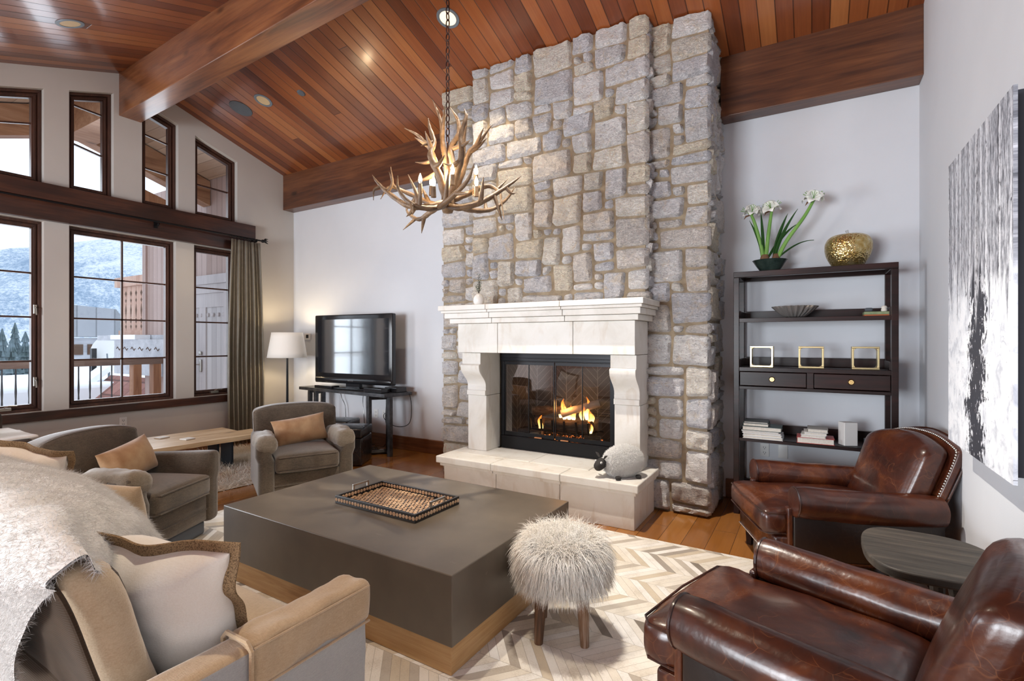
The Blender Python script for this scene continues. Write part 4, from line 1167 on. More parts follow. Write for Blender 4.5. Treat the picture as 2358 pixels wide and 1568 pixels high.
# ------------------------------------------------------------------ rugs
def chevron_mat():
    m, nt, b = base('pieced_hide_chevron', (.7, .65, .58), .75)
    b.inputs['Sheen Weight'].default_value = .3
    v = coords(nt)
    sp = nd(nt, 'ShaderNodeSeparateXYZ', {0: v}); x, y = sp.outputs[0], sp.outputs[1]
    W = .205; S = .052
    u = mth(nt, 'DIVIDE', mth(nt, 'ADD', y, 50 * W), W); col = mth(nt, 'FLOOR', u); f = mth(nt, 'FRACT', u)
    par = mth(nt, 'SUBTRACT', mth(nt, 'MULTIPLY', mth(nt, 'FRACT', mth(nt, 'MULTIPLY', col, .5)), 4), 1)
    s = mth(nt, 'DIVIDE', mth(nt, 'ADD', x, mth(nt, 'MULTIPLY', mth(nt, 'MULTIPLY', mth(nt, 'SUBTRACT', f, .5), par), W * .85)), S)
    i = mth(nt, 'FLOOR', s); fr = mth(nt, 'FRACT', s)
    c3 = nd(nt, 'ShaderNodeCombineXYZ', {0: i, 1: col}).outputs[0]
    r1 = nd(nt, 'ShaderNodeTexWhiteNoise', {'Vector': c3}, noise_dimensions='2D').outputs[0]
    hair = noise_fac(nt, coords(nt, scale=(90, 240, 90)), 1, 4, .7)
    pat = noise_fac(nt, v, 9, 3)
    c = ramp(nt, r1, [(0, (.76, .70, .61)), (.3, (.80, .75, .68)), (.55, (.84, .81, .77)), (.74, (.60, .51, .39)), (.84, (.50, .44, .37)), (.92, (.36, .31, .26)), (.97, (.22, .18, .14))], 'CONSTANT')
    c = mixc(nt, 1.0, c, ramp(nt, mth(nt, 'ADD', mth(nt, 'MULTIPLY', hair, .55), mth(nt, 'MULTIPLY', pat, .45)), [(.32, (.72, .68, .63)), (.5, (1, 1, 1)), (.7, (1.08, 1.08, 1.08))]), 'MULTIPLY')
    e = mth(nt, 'MINIMUM', mth(nt, 'MULTIPLY', mth(nt, 'MINIMUM', fr, mth(nt, 'SUBTRACT', 1, fr)), S), mth(nt, 'MULTIPLY', mth(nt, 'MINIMUM', f, mth(nt, 'SUBTRACT', 1, f)), W))
    g = nd(nt, 'ShaderNodeMapRange', {0: e, 1: .0004, 2: .002, 3: 1, 4: 0}).outputs[0]
    c = mixc(nt, mth(nt, 'MULTIPLY', g, .6), c, (.25, .2, .15))
    nt.links.new(c, b.inputs['Base Color'])
    bump(nt, b, mth(nt, 'SUBTRACT', hair, g), .35, .003)
    return m
M['chevron'] = chevron_mat()
tag(MB().box(-4.15, .05, -.35, 3.52, 0.001, .011).build('chevron_rug', M['chevron'], smooth=None), 'large cream chevron rug of pieced cowhide under the coffee table', 'rug', kind='thing')

rg = random.Random(9)
def shagp(u, v):
    a = 2 * math.pi * u
    k = 1 + .05 * math.sin(a * 5 + 1) + .04 * math.sin(a * 9)
    x = math.copysign(abs(math.cos(a)) ** .5, math.cos(a)) * .86 * k; y = math.copysign(abs(math.sin(a)) ** .5, math.sin(a)) * 1.24 * k
    return (x * v, y * v, .004 + .03 * (1 - v ** 6))
sb = MB().grid(lambda u, v: shagp(u, v), 60, 16, closeu=True)
P, Nn = scatter(sb, 32000, 3)
Nn = np.tile([0, 0, 1.0], (len(P), 1))
V, F = fur(P, Nn, .075, .0021, 1.0, .5, 3, 4, lean=(.1, -.25, -.2))
sb.raw(V, F)
o = sb.build('sheepskin_rug', M['fur_shag'], smooth=180); o.location = (-5.58, 2.78, .002)
tag(o, 'shaggy cream sheepskin rug under the plank table', 'rug')

# ------------------------------------------------------------------ swivel armchairs in grey-brown weave
def arm_sleeve(s, y0, y1, droop):
    """loose cover over the front half of an arm"""
    def fn(w):
        k = .010 * mnoise.noise(w * 11 + Vector((s * 3, 0, 0))) + .006 * mnoise.noise(w * 27)
        return (w.x + k, w.y + k * .5, w.z + k * 1.2)
    return MB().rbox((s * .313, (y0 + y1) / 2, .612 - droop / 2), (.165, y1 - y0, droop), .062, 10, fn=fn)
def swivel_chair(loc, rz, label, covers):
    o = thing('swivel_armchair', label, 'armchair', loc, rz, 'grey-brown swivel armchairs')
    MB().rbox((0, .0, .05), (.62, .62, .10), .02, 4).build('swivel_plinth', M['plinth_grey'], o)
    b = MB().rbox((0, -.005, .205), (.55, .70, .19), .02, 8)
    b.build('seat_base', M['fabric_grey'], o)
    w = MB(); w.tube([(-.265, -.357, .195), (.265, -.357, .195)], .005, 6); w.build('base_welt', M['fabric_grey'], o)
    MB().rbox((0, -.10, .375), (.505, .60, .145), .035, 12, bulge=(0, .012, .022)).build('seat_cushion', M['fabric_grey'], o)
    w = MB()
    for z in (.318, .432):
        w.tube([(-.235, .10, z), (-.235, -.385, z), (-.22, -.402, z), (.22, -.402, z), (.235, -.385, z), (.235, .10, z)], .005, 6)
    w.build('cushion_welt', M['fabric_grey'], o)
    for s in (-1, 1):
        def armf(w, s=s):
            t = (w.y + .38) / .74
            return (w.x + s * .02 * (w.z > .4) * (1 - t), w.y, w.z - (.03 * t if w.z > .3 else 0))
        MB().rbox((s * .313, -.01, .345), (.125, .74, .50), .045, 12, fn=armf).build('arm', M['fabric_grey'], o)
    for s in covers:
        arm_sleeve(s, -.392, .02, .155).build('arm_cover', M['fabric_light'], o)
    def backf(w):
        t = (w.z - .2) / .6; u = w.x / .36
        z = w.z - .038 * abs(u) ** 3.6 * max(0, t)
        return (w.x * (1 + .03 * t), w.y + .11 * t - .03 * u * u * t, z)
    MB().rbox((0, .245, .50), (.70, .16, .57), .034, 16, bulge=(0, .02, .012), fn=backf).build('backrest', M['fabric_grey'], o)
    w = MB()
    for yy in (.185,):
        pts = [backf(Vector((x, yy, z))) for x, z in [(-.343, .45), (-.346, .6), (-.346, .73), (-.330, .774), (-.2, .783), (0, .786), (.2, .783), (.330, .774), (.346, .73), (.346, .6), (.343, .45)]]
        w.tube(catmull(pts, 4), .005, 6)
    w.build('back_welt', M['fabric_grey'], o)
    return o
swivel_chair((-3.953, 2.911, 0.012), R(62.7), 'grey-brown swivel armchair in front of the television with pale arm covers', (-1, 1))
swivel_chair((-3.891, 1.561, 0.012), R(116.4), 'grey-brown swivel armchair behind the white throw, one arm covered', (-1,))
def lumbar(loc, rz, tilt, lab, roll=0, w=.44, h=.25, seed=1):
    o = MB().pillow(w, h, .15, 24, wrinkle=.009, seed=seed).build('lumbar_pillow', M['hide'], smooth=180)
    o.rotation_mode = 'XYZ'
    o.matrix_world = T(*loc) @ RZ(rz) @ RX(tilt) @ RY(roll)
    return tag(o, lab, 'pillow', 'cowhide lumbar pillows')
def in_chair(c, rz, l):
    p = RZ(rz) @ Vector(l); return (c[0] + p.x, c[1] + p.y, p.z + .012)
lumbar(in_chair((-3.953, 2.911), R(62.7), (.005, .055, .575)), R(62.7), R(-20), 'tan cowhide pillow in the armchair in front of the television', R(-7), .46, .25)
lumbar(in_chair((-3.891, 1.561), R(116.4), (.06, .05, .575)), R(116.4), R(-20), 'tan cowhide pillow in the armchair behind the white throw', R(-9), .42, .25, 5)

# ------------------------------------------------------------------ leather club chairs
def leather_chair(loc, rz, label):
    o = thing('leather_armchair', label, 'armchair', loc, rz, 'oxblood leather club chairs')
    L = M['leather']
    for (x, y) in ((-.29, -.40), (.29, -.40), (-.27, .34), (.27, .34)):
        m = MB(); k = .02 if y < 0 else .05
        m.tube([(x, y, .16), (x, y - (0 if y < 0 else -.06), 0)], [.032, .022], 4); m.build('leg', M['darkwood'], o)
    MB().rbox((0, -.04, .205), (.64, .84, .16), .02, 8).build('seat_rail', L, o)
    nl = MB()
    for i in range(40):
        nl.rbox((-.31 + .62 * i / 39, -.461, .140), (.010, .007, .010), .0035, 1)
    nl.build('nail_trim', M['nail'], o)
    # T-shaped seat cushion
    def seatf(w):
        k = .0
        if w.y < -.36: k = min(1, (-.36 - w.y) / .05)
        x = w.x * (1 + .16 * k)
        wr = .006 * mnoise.noise(Vector((w.x * 9, w.y * 9, 2))) + .004 * mnoise.noise(Vector((w.x * 22, w.y * 14, 5)))
        return (x, w.y, w.z + (wr if w.z > .36 else 0) - (.012 * abs(w.x / .3) ** 3))
    MB().rbox((0, -.155, .365), (.555, .735, .155), .045, 16, bulge=(.0, .018, .028), fn=seatf).build('seat_cushion', L, o)
    w = MB()
    for z in (.308, .424):
        pts = [seatf(Vector((x, y, z))) for x, y in [(-.272, .0), (-.272, -.30), (-.276, -.40), (-.27, -.49), (-.24, -.522), (0, -.533), (.24, -.522), (.27, -.49), (.276, -.40), (.272, -.30), (.272, .0)]]
        w.tube(pts, .005, 6)
    w.build('seat_piping', M['piping'], o)
    for s in (-1, 1):
        a = MB()
        n = 16
        def rollf(u, v, s=s):
            y = -.365 + .765 * u
            an = 2 * math.pi * v
            rx, rz_ = .086, .086
            e = 1 - .10 * (abs(u - .5) * 2) ** 8
            sag = .012 * math.sin(u * math.pi) + .05 * u
            dx = .004 * mnoise.noise(Vector((math.cos(an) * 2, math.sin(an) * 2, u * 6 + s * 4)))
            return (s * (.335 - .02 * u) + (rx * e + dx) * math.cos(an), y, .493 - sag * .55 + (rz_ * e + dx) * math.sin(an) * (1 if math.sin(an) > 0 else 1.08))
        a.grid(rollf, 26, 26, closev=True)
        for u in (0, 1):
            c = Vector((s * (.335 - .02 * u), -.365 + .765 * u + (-.006 if u == 0 else .006), .493 - .05 * .55 * u))
            b0 = a.add([c] + [rollf(u, k / 26) for k in range(26)], [])
            a.f += [(b0, b0 + 1 + k, b0 + 1 + (k + 1) % 26) for k in range(26)]
        a.build('arm_roll', L, o, smooth=60)
        w = MB(); w.tube([rollf(.012, k / 24) for k in range(25)], .005, 6, cap=False); w.build('arm_piping', M['piping'], o)
        sp = MB().rbox((s * .305, .03, .30), (.045, .78, .30), .012, 6)
        sp.build('arm_side', M['leather_dark'], o)
        MB().rbox((s * .300, -.375, .27), (.05, .03, .36), .010, 5).build('arm_front', L, o)
    def backf(w):
        t = (w.z - .30) / .54; u = w.x / .33
        y = w.y + .22 * t - .03 * t * t + (-.025 * u * u)
        z = w.z - .060 * abs(u) ** 2.2 * max(0, t)
        return (w.x * (.93 + .07 * t), y, z + .004 * mnoise.noise(Vector((w.x * 8, w.z * 8, 3))))
    MB().rbox((0, .235, .575), (.60, .145, .53), .05, 16, bulge=(0, .03, .01), fn=backf).build('back_cushion', L, o)
    MB().rbox((0, .335, .53), (.665, .05, .66), .016, 12, fn=backf).build('back_shell', L, o)
    nl = MB()
    def trail(pts, n):
        pts = catmull(pts, 12); d = [0]
        for a, b in zip(pts[:-1], pts[1:]): d.append(d[-1] + float(np.linalg.norm(np.array(b) - np.array(a))))
        for i in range(n):
            s = d[-1] * i / (n - 1); k = max(j for j in range(len(d)) if d[j] <= s + 1e-9); k = min(k, len(d) - 2)
            t = (s - d[k]) / max(1e-9, d[k + 1] - d[k]); p = np.array(pts[k]) * (1 - t) + np.array(pts[k + 1]) * t
            nl.rbox(tuple(p), (.012, .010, .012), .0048, 1)
    trail([backf(Vector((x, .308, z))) for x, z in [(.322, .48), (.324, .6), (.324, .75), (.318, .835), (.29, .852), (.15, .855), (0, .855), (-.15, .855), (-.29, .852), (-.318, .835), (-.324, .75), (-.324, .6), (-.322, .48)]], 90)
    nl.build('back_nail_trim', M['nail'], o)
    w = MB(); w.tube(catmull([backf(Vector((x, .362, z))) for x, z in [(.33, .40), (.333, .6), (.333, .82), (.30, .862), (0, .866), (-.30, .862), (-.333, .82), (-.333, .6), (-.33, .40)]], 6), .006, 6)
    w.build('back_piping', M['piping'], o)
    return o
leather_chair((.115, 3.70, 0.0), R(-67), 'oxblood leather club chair with its back to the bookcase, farther from the camera')
leather_chair((.075, 1.888, .012), R(-106.3), 'oxblood leather club chair in the foreground, cropped by the frame')

# weathered wood side table between the leather chairs
st = thing('side_table', 'weathered grey-brown wood side table with rounded top between the leather chairs', 'side table', (.425, 2.70, 0))
outline = []
for k in range(56):
    a = 2 * math.pi * k / 56
    c_, s_ = math.cos(a), math.sin(a)
    outline.append((.235 * math.copysign(abs(c_) ** .62, c_), .27 * math.copysign(abs(s_) ** .78, s_) * (1 - .10 * c_)))
MB().prism(outline, .475, .512, 'z').build('table_top', M['slate'], st, smooth=40, bevel=.008, seg=3)
for k in range(3):
    a = R(70 + 120 * k)
    MB().tube([(.10 * math.cos(a), .10 * math.sin(a), .475), (.17 * math.cos(a), .17 * math.sin(a), 0.0)], [.030, .022], 10).build('leg', M['slate'], st)

# ------------------------------------------------------------------ fur stool
so_ = thing('fur_stool', 'round stool with long cream fur seat and brushed wood legs', 'stool', (-1.025, 2.185, .011))
b = MB().lathe([(.001, .27), (.15, .27), (.172, .29), (.182, .34), (.180, .40), (.16, .428), (.08, .438), (.001, .44)], 36)
P, Nn = scatter(b, 22000, 5, keep=lambda c: c[2] > .285)
V, F = fur(P, Nn, .086, .0019, 2.0, .28, 4, 6, lvar=.40)
b2 = MB().raw(V, F); b2.v = b.v; b2.f = b.f
b2.build('fur_seat', M['fur_cream'], so_, smooth=180)
for k in range(4):
    a = R(-110 + 88 * k)
    x, y = .14 * math.cos(a), .14 * math.sin(a)
    MB().tube([(x * .92, y * .92, .285), (x, y, .16), (x * 1.08, y * 1.08, 0)], [.030, .027, .020], 12).build('leg', M['legwood'], so_)

# ------------------------------------------------------------------ bookcase and what stands on it
bc = thing('bookcase', 'tall open espresso wood bookcase with two drawers beside the chimney', 'bookcase', (-.01, 4.42, 0))
D_ = .40; Wd = .535; HB = 1.953
W_ = M['darkwood']
for (x0, x1) in ((-Wd, -Wd + .042), (Wd - .042, Wd)):
    for (y0, y1) in ((0, .045), (D_ - .042, D_)):
        MB().box(x0, x1, y0, y1, 0, HB - .045).build('post', W_, bc, smooth=None, bevel=.003)
tf = MB(); tf.box(-Wd, Wd, 0, .045, HB - .045, HB); tf.box(-Wd, Wd, D_ - .042, D_, HB - .045, HB); tf.box(-Wd, -Wd + .042, .045, D_ - .042, HB - .045, HB); tf.box(Wd - .042, Wd, .045, D_ - .042, HB - .045, HB)
tf.box(-Wd + .042, Wd - .042, .045, D_ - .042, HB - .012, HB)
tf.build('top_frame', W_, bc, smooth=None, bevel=.003)
def shelf(z, h=.032, rail=True, name='shelf'):
    m = MB(); m.box(-Wd + .042, Wd - .042, .004, D_ - .004, z - .018, z); m.box(-Wd + .042, Wd - .042, .002, .026, z - h, z)
    m.build(name, W_, bc, smooth=None, bevel=.002)
    if rail:
        r = MB(); r.box(-Wd + .042, Wd - .042, D_ - .034, D_ - .012, z + .001, z + .072)
        for s in (-1, 1):
            x = s * (Wd - .030); r.box(min(x, x - s * .018), max(x, x - s * .018), .045, D_ - .042, z + .001, z + .062)
        r.build('shelf_rail', W_, bc, smooth=None, bevel=.002)
shelf(1.578); shelf(1.186); shelf(.617, .024); shelf(.13, .04)
dr = MB(); dr.box(-Wd + .042, Wd - .042, .004, D_ - .004, 1.010, 1.034); dr.box(-.022, .022, .003, D_ - .01, 1.034, 1.154)
dr.box(-Wd + .042, Wd - .042, D_ - .03, D_ - .01, 1.034, 1.154)
for s in (-1, 1): dr.box(min(s * (Wd - .042), s * (Wd - .06)), max(s * (Wd - .042), s * (Wd - .06)), .05, D_ - .05, 1.034, 1.154)
dr.build('drawer_case', W_, bc, smooth=None, bevel=.002)
for (a, b) in ((-Wd + .046, -.026), (.026, Wd - .046)):
    d = MB().box(a, b, .004, .33, 1.040, 1.149); d = d.build('drawer', W_, bc, smooth=None, bevel=.003)
    k = MB().lathe([(.001, .014), (.006, .014), (.008, .010), (.016, .010), (.020, .004), (.022, 0)], 20, M=T((a + b) / 2, .004, 1.095) @ RX(R(90)))
    k.build('drawer_knob', M['brass'], d)

def on(z): return z + .0008
# amaryllis
am = thing('potted_amaryllis', 'white amaryllis in a dark green bowl on top of the bookcase', 'plant', (-.295, 4.60, on(HB)))
M['glaze'] = mottled('dark_green_glaze', (.012, .022, .020), (.04, .06, .05), 18, .25, 40, .1)
MB().lathe([(.001, 0), (.060, 0), (.066, .006), (.10, .055), (.125, .096), (.130, .099), (.118, .092), (.09, .05), (.055, .012), (.001, .010)], 32).build('bowl', M['glaze'], am)
M['soil'] = mottled('moss_soil', (.03, .02, .012), (.09, .08, .03), 40, .95, 60, .8)
MB().lathe([(.001, .086), (.06, .084), (.108, .078)], 24).build('soil', M['soil'], am)
M['leafgreen'] = mottled('amaryllis_leaf', (.02, .07, .015), (.035, .11, .025), 6, .35, 30, .1)
M['stalk'] = mottled('amaryllis_stalk', (.12, .30, .05), (.22, .42, .10), 4, .4, 30, .1)
M['petal'] = mottled('white_petal', (.80, .84, .76), (.88, .88, .86), 20, .5, 60, .2)
M['bulbskin'] = mottled('bulb_skin', (.10, .04, .02), (.22, .12, .06), 30, .8, 60, .4)
def flower(c, d, r, seed):
    rr = random.Random(seed); d = Vector(d).normalized()
    Q = d.to_track_quat('Z', 'Y').to_matrix().to_4x4(); m = MB()
    for k in range(6):
        a = k * math.pi / 3 + rr.uniform(-.15, .15); lay = .85 if k % 2 else 1.0
        def pf(u, v, a=a, lay=lay):
            w = .42 * r * math.sin(math.pi * min(1, u * .92 + .06)) * (v - .5) * 2
            rad = r * (.12 + .88 * u) * lay; z = r * (.9 * u - .75 * u ** 3) * .9 + .10 * abs(v - .5) ** 2 * r
            return (rad * math.cos(a) - w * math.sin(a), rad * math.sin(a) + w * math.cos(a), z)
        m.grid(pf, 8, 6, M=T(*c) @ Q)
    m.build('flower', M['petal'], am, smooth=180)
    s = MB()
    for k in range(5):
        a = k * 1.3; s.tube([c, Vector(c) + Q.to_3x3() @ Vector((.25 * r * math.cos(a), .25 * r * math.sin(a), .8 * r))], [.0015, .0022], 4)
    s.build('stamens', M['stalk'], am)
for (bx, tipx, tipz, br) in ((-.042, -.135, .545, 0), (-.03, .015, .56, 0), (.045, .305, .60, 1)):
    pts = catmull([(bx, 0, .09), (bx * .7 + tipx * .3, .005, .25), (tipx * .75 + bx * .25, 0, .42), (tipx, 0, tipz - .06)], 5)
    MB().tube(pts, [.017 - .006 * i / (len(pts) - 1) for i in range(len(pts))], 10).build('stalk', M['stalk'], am)
    MB().lathe([(.001, .08), (.03, .08), (.034, .10), (.024, .135), (.018, .15), (.001, .15)], 14, M=T(bx, 0, 0)).build('bulb', M['bulbskin'], am)
    c = Vector((tipx, 0, tipz - .05))
    n = 3
    for k in range(n):
        a = k * 2.1 + tipx * 9
        d = Vector((math.cos(a) * .9, -.35 + math.sin(a) * .75, .55 if k else .9))
        q = c + d.normalized() * .03
        MB().tube([c - Vector((0, 0, .02)), q], [.006, .006], 6).build('flower_neck', M['stalk'], am)
        flower(q, d, .070, k + int(tipz * 100))
    MB().tube([c + Vector((-.01, -.01, -.01)), c + Vector((-.04, -.02, -.02)), c + Vector((-.055, -.02, -.045))], [.006, .008, .001], 6).build('dry_sheath', M['bulbskin'], am)
for (bx, dx, h, lean, w) in ((-.05, -.10, .34, 0, .018), (-.045, -.02, .40, 0, .020), (-.03, .03, .22, 0, .014), (-.02, .22, .36, 1, .020), (.03, .10, .37, 0, .022), (.05, .26, .22, 1, .017), (.04, .16, .40, 0, .02)):
    def lf(u, v, bx=bx, dx=dx, h=h, w=w, lean=lean):
        x = bx + dx * (u ** (1.6 if not lean else 1.1)); z = .10 + h * u - (.08 * u ** 3 if lean else 0)
        k = w * math.sin(math.pi * min(1, .16 + u * .84)) ** .7
        return (x + k * (v - .5) * 1.2, (v - .5) * k * 1.2 + .01 * u + dx * .15 * u, z + .010 * abs(v - .5))
    MB().grid(lf, 14, 5).build('leaf', M['leafgreen'], am, smooth=180)

# golden apple
ap = thing('glass_apple', 'large golden crackled glass apple on top of the bookcase', 'ornament', (.235, 4.60, on(HB)))
def applemat():
    m, nt, b = base('gold_crackle_glass', (.55, .38, .12), .12, .85)
    v = coords(nt)
    vo = nd(nt, 'ShaderNodeTexVoronoi', {'Vector': v, 'Scale': 70.0}).outputs['Distance']
    sp = nd(nt, 'ShaderNodeSeparateXYZ', {0: v}).outputs[2]
    nt.links.new(ramp(nt, noise_fac(nt, v, 30, 3), [(.3, (.42, .26, .06)), (.6, (.62, .48, .22)), (.8, (.74, .66, .46))]), b.inputs['Base Color'])
    bump(nt, b, vo, .8, .006); return m
prof = [(.001, .006), (.05, .002), (.09, .004), (.12, .045), (.145, .10), (.153, .15), (.150, .19), (.132, .225), (.10, .246), (.065, .248), (.035, .236), (.012, .222), (.001, .219)]
MB().lathe([tuple(p) for p in catmull(prof, 3)], 40, fn=lambda a, z: 1 + .035 * math.cos(a) * (z / .25) + .012 * math.sin(2 * a + 1)).build('apple_body', applemat(), ap, smooth=180)
M['clear'] = base('clear_glass_stem', (.8, .8, .78), .1, 0, **{'Transmission Weight': .8})[0]
MB().tube([(0, 0, .22), (.002, 0, .26), (-.006, 0, .285)], [.009, .008, .011], 8).build('stem', M['clear'], ap)

# fluted silver bowl
fb_ = MB()
pts = [(.02, .004), (.05, .0), (.075, .012), (.11, .045), (.150, .092), (.146, .093), (.105, .05), (.07, .02), (.02, .010)]
fb_.lathe(pts, 200, fn=lambda a, z: 1 + .12 * math.cos(22 * a) * min(1, z / .05))
o = fb_.build('fluted_bowl', M['silver'], smooth=60); o.location = (-.117, 4.60, on(1.578)); tag(o, 'fluted silver bowl on the upper bookcase shelf', 'bowl')
# small green box with trinkets
gb = thing('trinket_box', 'green and orange book-like box with trinkets on the upper shelf\'s end', 'box', (.405, 4.55, on(1.578)))
M['boxgreen'] = mottled('green_cover', (.16, .22, .10), (.28, .33, .18), 22, .6, 60, .2); M['boxorange'] = base('orange_cover', (.50, .12, .03), .5)[0]
MB().box(-.075, .075, -.07, .08, 0, .010).build('orange_cover', M['boxorange'], gb, smooth=None)
MB().box(-.075, .075, -.065, .08, .0105, .032).build('green_tray', M['boxgreen'], gb, smooth=None, bevel=.003)
tag(MB().rbox((.36, 4.52, 1.578 + .0345 + .014), (.05, .04, .027), .011, 4).build('pebble_trinket', M['grille']), 'dark pebble trinket on the green box on the shelf', 'ornament')
o = MB().lathe([(.001, 0), (.016, 0), (.02, .008), (.016, .02), (.02, .028), (.012, .04), (.001, .042)], 14).build('shell_trinket', M['white_cloth'], smooth=60); o.location = (.452, 4.52, 1.578 + .0345); tag(o, 'white shell trinket on the green box beside the bookcase post', 'ornament')
# brass square frames
for (x, lab, rz) in ((-.345, 'open brass square ornament nearest the chimney on the middle shelf', -4), (-.005, 'open brass square ornament in the middle of the middle shelf', 2), (.338, 'open brass square ornament beside the bookcase\'s wall-side post', 3)):
    o = thing('brass_square', lab, 'ornament', (x, 4.52, on(1.186)), R(rz), 'brass square ornaments')
    m = MB(); s, t, d = .084, .013, .032
    for (x0, x1, z0, z1) in ((-s, s, 0, t), (-s, s, 2 * s - t, 2 * s), (-s, -s + t, t, 2 * s - t), (s - t, s, t, 2 * s - t)): m.box(x0, x1, -d, d, z0, z1)
    for sx in (-1, 1):
        for sz in (0, 1):
            zc = t if sz == 0 else 2 * s - t; sg = 1 if sz == 0 else -1; xc = sx * (s - t)
            m.prism([(xc, zc), (xc - sx * .018, zc), (xc - sx * .005, zc + sg * .005), (xc, zc + sg * .018)], -d, d, 'y')
    m.build('square_frame', M['brass_pale'], o, smooth=None, bevel=.002)
# books
def book(lab, x, y, z, w, d, h, cover, pages=(.72, .70, .65), rz=0, group='books on the lower shelf'):
    o = thing('book', lab, 'book', (x, y, z), R(rz), group)
    cm = base('book_cover', cover, .5)[0]; pm = M.setdefault('pages', mottled('book_pages', (.62, .59, .52), (.74, .71, .65), 90, .9, 300, .3))
    m = MB(); t = min(.003, h * .16)
    m.box(-w / 2, w / 2, -d / 2, d / 2, 0, t); m.box(-w / 2, w / 2, -d / 2, d / 2, h - t, h); m.box(-w / 2, w / 2, d / 2 - .004, d / 2, t, h - t)
    m.build('cover', cm, o, smooth=None)
    MB().box(-w / 2 + .005, w / 2 - .005, -d / 2 + .004, d / 2 - .004, t, h - t).build('pages', pm, o, smooth=None)
    return o
z = on(.617)
for (lab, x, w, h, c, rz) in (('thick white book at the bottom of the left-hand stack', -.335, .285, .020, (.62, .64, .66), 0), ('white book second from the bottom of the left-hand stack', -.337, .280, .020, (.66, .68, .70), -1), ('thin white book third from the bottom of the left-hand stack', -.345, .278, .013, (.70, .70, .72), 1),
                              ('thin white-covered book just under the green books', -.352, .270, .009, (.55, .56, .58), -1), ('large dark green book in the left-hand stack', -.342, .280, .034, (.018, .045, .045), 0), ('small dark green book on top of the left-hand stack', -.385, .185, .024, (.016, .040, .040), 1),
                              ('thin dark grey book topmost of the left-hand stack', -.385, .175, .010, (.05, .06, .065), 2)):
    book(lab, x, 4.525, z, w, .20, h, c, rz=rz); z += h + .0006
z = on(.617)
for (lab, x, w, h, c, rz) in (('thick red-covered book at the bottom of the middle stack', .022, .245, .044, (.42, .04, .03), 1), ('white paperback lying on the red book', .012, .165, .022, (.68, .68, .67), -2), ('white book second from the top of the middle stack', .022, .150, .019, (.72, .72, .71), 1), ('small grey-topped cream book topmost of the middle stack', .038, .135, .026, (.34, .33, .31), 0)):
    book(lab, x, 4.52, z, w, .18, h, c, rz=rz); z += h + .0006
o = MB().box(-.048, .048, -.04, .04, 0, .172).build('mesh_router', M['white_plastic'], smooth=None, bevel=.004); o.location = (.232, 4.52, on(.617)); o.rotation_euler = (0, 0, R(28)); tag(o, 'white square-tower router on the lower bookcase shelf', 'router')
o = MB().box(-.05, .05, -.04, .04, 0, .05).build('photo_stand', M['grille'], smooth=None, bevel=.003); o.location = (.385, 4.56, on(.617)); tag(o, 'small grey box on the lower shelf behind the leather chair', 'box')
z = on(.13)
for k, (lab, x, w, h, c, rz) in enumerate((('large dark album at the bottom of the pile under the outlet', -.27, .30, .09, (.03, .03, .032), 3), ('grey album in the pile under the outlet', -.28, .28, .07, (.14, .15, .15), -3), ('olive magazine box in the pile under the outlet', -.30, .27, .085, (.07, .085, .05), 2), ('black magazine tilted atop the pile under the outlet', -.22, .25, .012, (.015, .015, .017), -8))):
    book(lab, x, 4.58, z, w, .24, h, c, rz=rz, group='books on the bottom shelf'); z += h + .0006

# ------------------------------------------------------------------ television corner
tsx, tsy, tsr = -5.20, 4.63, R(5.0)
ts = thing('television_stand', 'narrow brushed iron television stand with angled legs', 'stand', (tsx, tsy, 0), R(-5.2))
MB().box(-.90, .90, -.235, .20, .722, .762).build('stand_top', M['iron'], ts, smooth=None, bevel=.003)
for s in (-1, 1):
    p = [(s * .56, -.19), (s * .69, 0.005), (s * .84, -.10)]
    for q in (p[0], p[2]):
        MB().box(q[0] - .024, q[0] + .024, q[1] - .024, q[1] + .024, 0, .722).build('leg', M['iron'], ts, smooth=None, bevel=.002)
    for zz_ in (.024, .70):
        for q in (p[0], p[2]):
            MB().tube([(q[0], q[1], zz_), (p[1][0], p[1][1], zz_)], .030, 4).build('leg_rail', M['iron'], ts, smooth=None)
    MB().box(p[1][0] - .024, p[1][0] + .024, p[1][1] - .024, p[1][1] + .024, 0, .722).build('leg', M['iron'], ts, smooth=None, bevel=.002)
tv = thing('television', 'large black flat-screen television on the iron stand', 'television', (-5.13, 4.57, .7628), R(2.6))
hw = .685
MB().rbox((0, .0, .525), (hw * 2, .075, .905), .016, 6).build('bezel', M['plastic_black'], tv, bevel=0)
M['screen'] = base('dark_screen', (.010, .014, .020), .10, 0, **{'IOR': 2.4, 'Coat Weight': 1.0, 'Coat Roughness': .05, 'Coat IOR': 2.0})[0]
MB().box(-hw + .055, hw - .055, -.0395, -.0375, .205, .915).build('screen', M['screen'], tv, smooth=None)
MB().rbox((0, -.015, .115), (hw * 2 - .01, .075, .075), .03, 5).build('speaker_bar', M['plastic_black'], tv)
lg = MB()
for k, (w, x) in enumerate(((.014, -.045), (.010, -.028), (.010, -.014), (.012, .002), (.010, .018), (.012, .034))):
    lg.box(x - w / 2 + .004, x + w / 2 - .003, -.0545, -.052, .108, .120)
lg.build('maker_badge', M['nickel'], tv, smooth=None)
MB().rbox((0, .0, .012), (.62, .20, .024), .01, 4).build('stand_foot', M['plastic_black'], tv)
MB().box(-.12, .12, -.02, .03, .024, .09).build('stand_neck', M['plastic_black'], tv, smooth=None)
def boxthing(name, lab, cat, size, loc, rz, m, bev=.006):
    o = MB().box(-size[0] / 2, size[0] / 2, -size[1] / 2, size[1] / 2, 0, size[2]).build(name, m, smooth=None, bevel=bev); o.location = loc; o.rotation_euler = (0, 0, rz); return tag(o, lab, cat)
